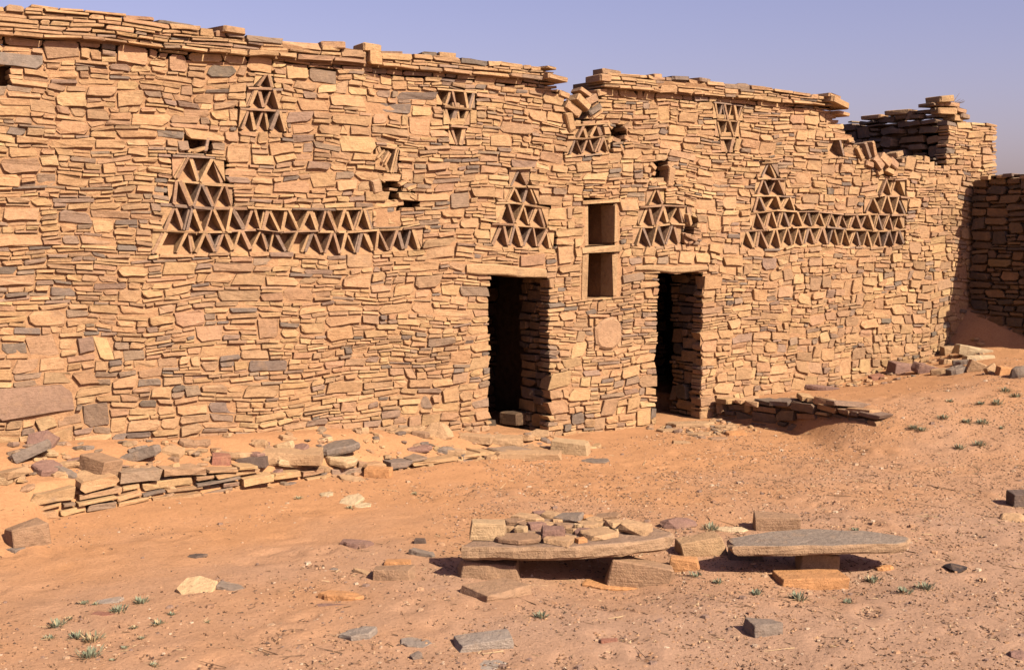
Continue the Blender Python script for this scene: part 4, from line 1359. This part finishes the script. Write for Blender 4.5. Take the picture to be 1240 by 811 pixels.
# ------------------------------------------------------------------ small plants
def stick(m, p, q, r, col):
    p, q = Vector(p), Vector(q)
    d = (q - p).normalized()
    s_ = d.cross(Vector((.3, .2, 1))).normalized() * r
    u_ = d.cross(s_).normalized() * r
    V = [p + s_, p - s_ * .5 + u_ * .87, p - s_ * .5 - u_ * .87, q + s_ * .5, q - s_ * .25 + u_ * .43, q - s_ * .25 - u_ * .43]
    m.add(V, [(0, 1, 4, 3), (1, 2, 5, 4), (2, 0, 3, 5), (2, 1, 0), (3, 4, 5)], col)
def tuft(x, y, r, rng, label, group, dry=0.0):
    m = MB()
    r *= .92
    z = zg(x, y) - .005
    for b in range(int(26 + r * 620)):
        a = rng.uniform(0, 2 * math.pi) + (.8 if rng.random() < .4 else 0); d = r * rng.random() ** .7 * rng.choice([.7, 1.0, 1.5])
        bx, by = x + d * .6 * math.cos(a), y + d * .6 * math.sin(a)
        h = r * rng.uniform(.25, .95); lean = rng.uniform(.1, .75) * r
        w_ = rng.uniform(.0028, .0065)
        tx, ty = bx + lean * math.cos(a), by + lean * math.sin(a)
        px, py = -math.sin(a) * w_, math.cos(a) * w_
        mx, my = lerp(bx, tx, .55), lerp(by, ty, .55)
        k = rng.uniform(.75, 1.2)
        c = (.165 * k, .178 * k, .118 * k) if rng.random() > dry else (.34 * k, .25 * k, .14 * k)
        m.add([(bx, by, z), (mx + px, my + py, z + h * .6), (mx - px, my - py, z + h * .62), (tx, ty, z + h), (mx, my, z + h * .52)],
              [(0, 1, 4), (0, 4, 2), (1, 3, 4), (4, 3, 2)], c)
    for b in range(rng.randint(1, 5)):          # dead stems
        a = rng.uniform(0, 6.28); L_ = r * rng.uniform(1.0, 2.2)
        stick(m, (x, y, z + .004), (x + L_ * math.cos(a), y + L_ * math.sin(a), zg(x + L_ * math.cos(a), y + L_ * math.sin(a)) + rng.uniform(.003, .03)), .0022, (.30, .21, .12))
    o = m.build('plant_tuft', M_LEAF)
    tag(o, label, 'plant', group)
pr_ = random.Random(21)
T1 = [(-5.38, -3.37), (-5.47, -3.47), (-5.23, -3.12), (-5.18, -3.19), (-4.96, -3.31), (-5.12, -3.43), (-4.9, -3.66), (-5.02, -3.78), (-5.15, -3.78), (-5.17, -3.96), (-4.79, -3.91), (-4.47, -4.17), (-5.29, -4.05), (-5.48, -4.1), (-5.4, -4.21), (-5.25, -4.39), (-5.57, -3.68), (-5.44, -3.74), (-5.39, -3.82)]
T2 = [(-2.13, -1.62), (-2.82, -1.83), (-3.03, -1.34), (-2.01, -4.59), (-1.89, -4.9), (-1.02, -3.94), (-3.2, -4.84), (-1.16, -5.25), (-1.0, -5.35), (-0.92, -5.69), (-1.08, -5.66), (-1.53, -5.6), (-1.73, -5.4), (-1.87, -5.2), (-1.89, -4.7), (-0.21, -4.57)]
T3 = [(4.42, -2.7), (4.33, -2.88), (3.88, -2.78), (3.98, -2.9), (3.25, -2.8), (3.74, -2.52), (2.91, -2.71), (2.91, -2.8), (3.41, -3.13), (2.79, -3.31), (2.97, -3.4), (3.43, -3.32), (3.33, -3.01)]
for x, y in T1: tuft(x, y, .018 + .055 * pr_.random() ** 1.8, pr_, 'small grey-green tuft on the pebbly soil below the long kerb', 'tufts below the kerb', pr_.choice([0, .1, .35]))
for i, (x, y) in enumerate(T2):
    if i < 3: tuft(x, y, pr_.uniform(.035, .05), pr_, 'tiny half-dry sprig on the smooth sand just below the kerb', 'sprigs below the kerb', .5)
    else: tuft(x, y, pr_.uniform(.035, .065) * (1.5 if i == 5 else 1), pr_, 'small pale green tuft growing around the raised slabs', 'tufts around the raised slabs', .1)
for x, y in T3: tuft(x, y, pr_.uniform(.035, .075), pr_, 'small dark tuft on the sand slope past the retaining wall', 'tufts on the sand slope', .3)

# dry twigs on top of the cross wall
m = MB()
tr = random.Random(4)
for i in range(16):
    a = tr.uniform(-.4, 1.2)
    L = tr.uniform(.10, .26)
    b = (7.28 + tr.uniform(-.03, .25), .2 + tr.uniform(-.1, .1), 3.70)
    stick(m, b, (b[0] + L * math.cos(a) * .9, b[1] + tr.uniform(-.1, .1), b[2] + .03 + abs(L * math.sin(a)) * .7), .005, (.16, .11, .075))
tag(m.build('dry_twigs', M_DRY), 'spray of dry twigs sticking out on top of the cross wall', 'twigs')

# ------------------------------------------------------------------ litter nobody could count
dr = random.Random(7)
def density(x, y):
    d = .32 + .75 * nz(x * .9, y * .9, 51.0) + .5 * nz(x * 2.6, y * 2.6, 53.0)
    d += .55 * sstep(-3.2, -1.0, x) * sstep(-1.2, -2.5, y) + .55 * sstep(-3.2, -5.2, y) + .5 * sstep(-3.0, -1.0, x) * sstep(-4.6, -6.0, y)
    d -= .55 * (1 - sstep(-3.4, -1.6, x)) * sstep(-3.3, -2.2, y)          # smooth drift below the kerb
    d -= .65 * sstep(2.6, 4.5, x) * sstep(-3.2, -1.5, y)
    return max(.03, d)
chips, twigs, pebbles = MB(), MB(), MB()
def view_ok(x, y, z):
    px, py, dpt = project((x, y, z))
    return dpt > 1 and -60 < px < 1300 and py < 880
cnt = 0
for it in range(110000):
    # even spread over the picture's ground, i.e. denser close by
    x, y = dr.uniform(-6.3, 7.0), dr.uniform(-7.8, -.5)
    if dr.random() > density(x, y) * 1.05: continue
    z = zg(x, y)
    if not view_ok(x, y, z): continue
    cnt += 1
    t = dr.random()
    if t < .80:
        a = dr.uniform(0, math.pi); L = dr.uniform(.004, .015); wd = L * dr.uniform(.3, .6); h = L * dr.uniform(.35, .9)
        ca, sa = math.cos(a), math.sin(a)
        P = [(L, 0, 0), (0, wd, 0), (-L, 0, 0), (0, -wd, 0), (L * dr.uniform(-.4, .4), 0, h)]
        k = dr.uniform(.7, 1.25)
        c = dr.choice([(.10, .052, .030), (.14, .075, .042), (.08, .05, .036), (.20, .11, .06), (.30, .18, .10)])
        chips.add([(x + p[0] * ca - p[1] * sa, y + p[0] * sa + p[1] * ca, z + p[2] - .001) for p in P], [(0, 1, 4), (1, 2, 4), (2, 3, 4), (3, 0, 4)], tuple(v * k for v in c))
    elif t < .865:
        a = dr.uniform(0, math.pi); L = dr.uniform(.015, .05) if dr.random() < .95 else dr.uniform(.08, .20)
        k = dr.uniform(.75, 1.2)
        c = dr.choice([(.12, .07, .04), (.09, .055, .035), (.36, .26, .15), (.20, .13, .08)])
        x2, y2 = x + L * math.cos(a), y + L * math.sin(a)
        stick(twigs, (x, y, z + .004), (x2, y2, zg(x2, y2) + dr.uniform(.003, .014)), dr.uniform(.0018, .004), tuple(v * k for v in c))
    else:
        L = dr.uniform(.006, .015) if dr.random() < .96 else dr.uniform(.015, .034)
        c = dr.choice([(.38, .25, .16), (.42, .31, .22), (.30, .17, .095), (.20, .13, .10), (.37, .22, .13), (.25, .14, .085)])
        n = 5; V = []; a0 = dr.uniform(0, 6)
        for zz, kk in ((-.2, 1.0), (.45, .75)):
            for i in range(n):
                a = a0 + 2 * math.pi * i / n
                r = L * kk * dr.uniform(.7, 1.2)
                V.append((x + r * math.cos(a), y + r * .8 * math.sin(a), z + L * zz))
        F = [(i, (i + 1) % n, n + (i + 1) % n, n + i) for i in range(n)] + [tuple(n + i for i in range(n))]
        pebbles.add(V, F, c)
# broken bits on the bank, by the doors and round the fallen pile
bits = MB()
for it in range(420):
    q = dr.random()
    if q < .55: x, y = dr.uniform(-5.0, .6), dr.uniform(-.85, -.08)
    elif q < .8: x, y = dr.uniform(1.7, 2.8), dr.uniform(-1.0, -.1)
    else: x, y = dr.uniform(4.8, 7.3), dr.uniform(-.75, -.06)
    z = zg(x, y)
    L = dr.uniform(.02, .065); Wd = L * dr.uniform(.5, .9); h = L * dr.uniform(.2, .5)
    a0 = dr.uniform(0, 6); n = 6; V = []
    tl = dr.uniform(-.3, .3)
    for zz, kk in ((-.3, 1.0), (.5, 1.0), (1.0, .8)):
        for i in range(n):
            a = 2 * math.pi * i / n
            u_, v_ = L * kk * math.cos(a) * dr.uniform(.8, 1.15), Wd * kk * math.sin(a) * dr.uniform(.8, 1.15)
            V.append((x + u_ * math.cos(a0) - v_ * math.sin(a0), y + u_ * math.sin(a0) + v_ * math.cos(a0), z + h * zz + tl * u_))
    F = [(k * n + i, k * n + (i + 1) % n, (k + 1) * n + (i + 1) % n, (k + 1) * n + i) for k in (0, 1) for i in range(n)] + [tuple(2 * n + i for i in range(n))]
    bits.add(V, F, stone_col(dr, .22))
tag(bits.build('stone_chips', M_ROCK), 'small broken stone chips strewn along the foot of the house', kind='stuff')
tag(chips.build('ground_litter', M_DRY), 'dark specks of dung and chips scattered over the soil', kind='stuff')
tag(twigs.build('straw_litter', M_DRY), 'bits of straw and twig scattered over the soil', kind='stuff')
tag(pebbles.build('pebbles', M_ROCK), 'small pebbles scattered over the soil', kind='stuff')
print('litter', cnt)
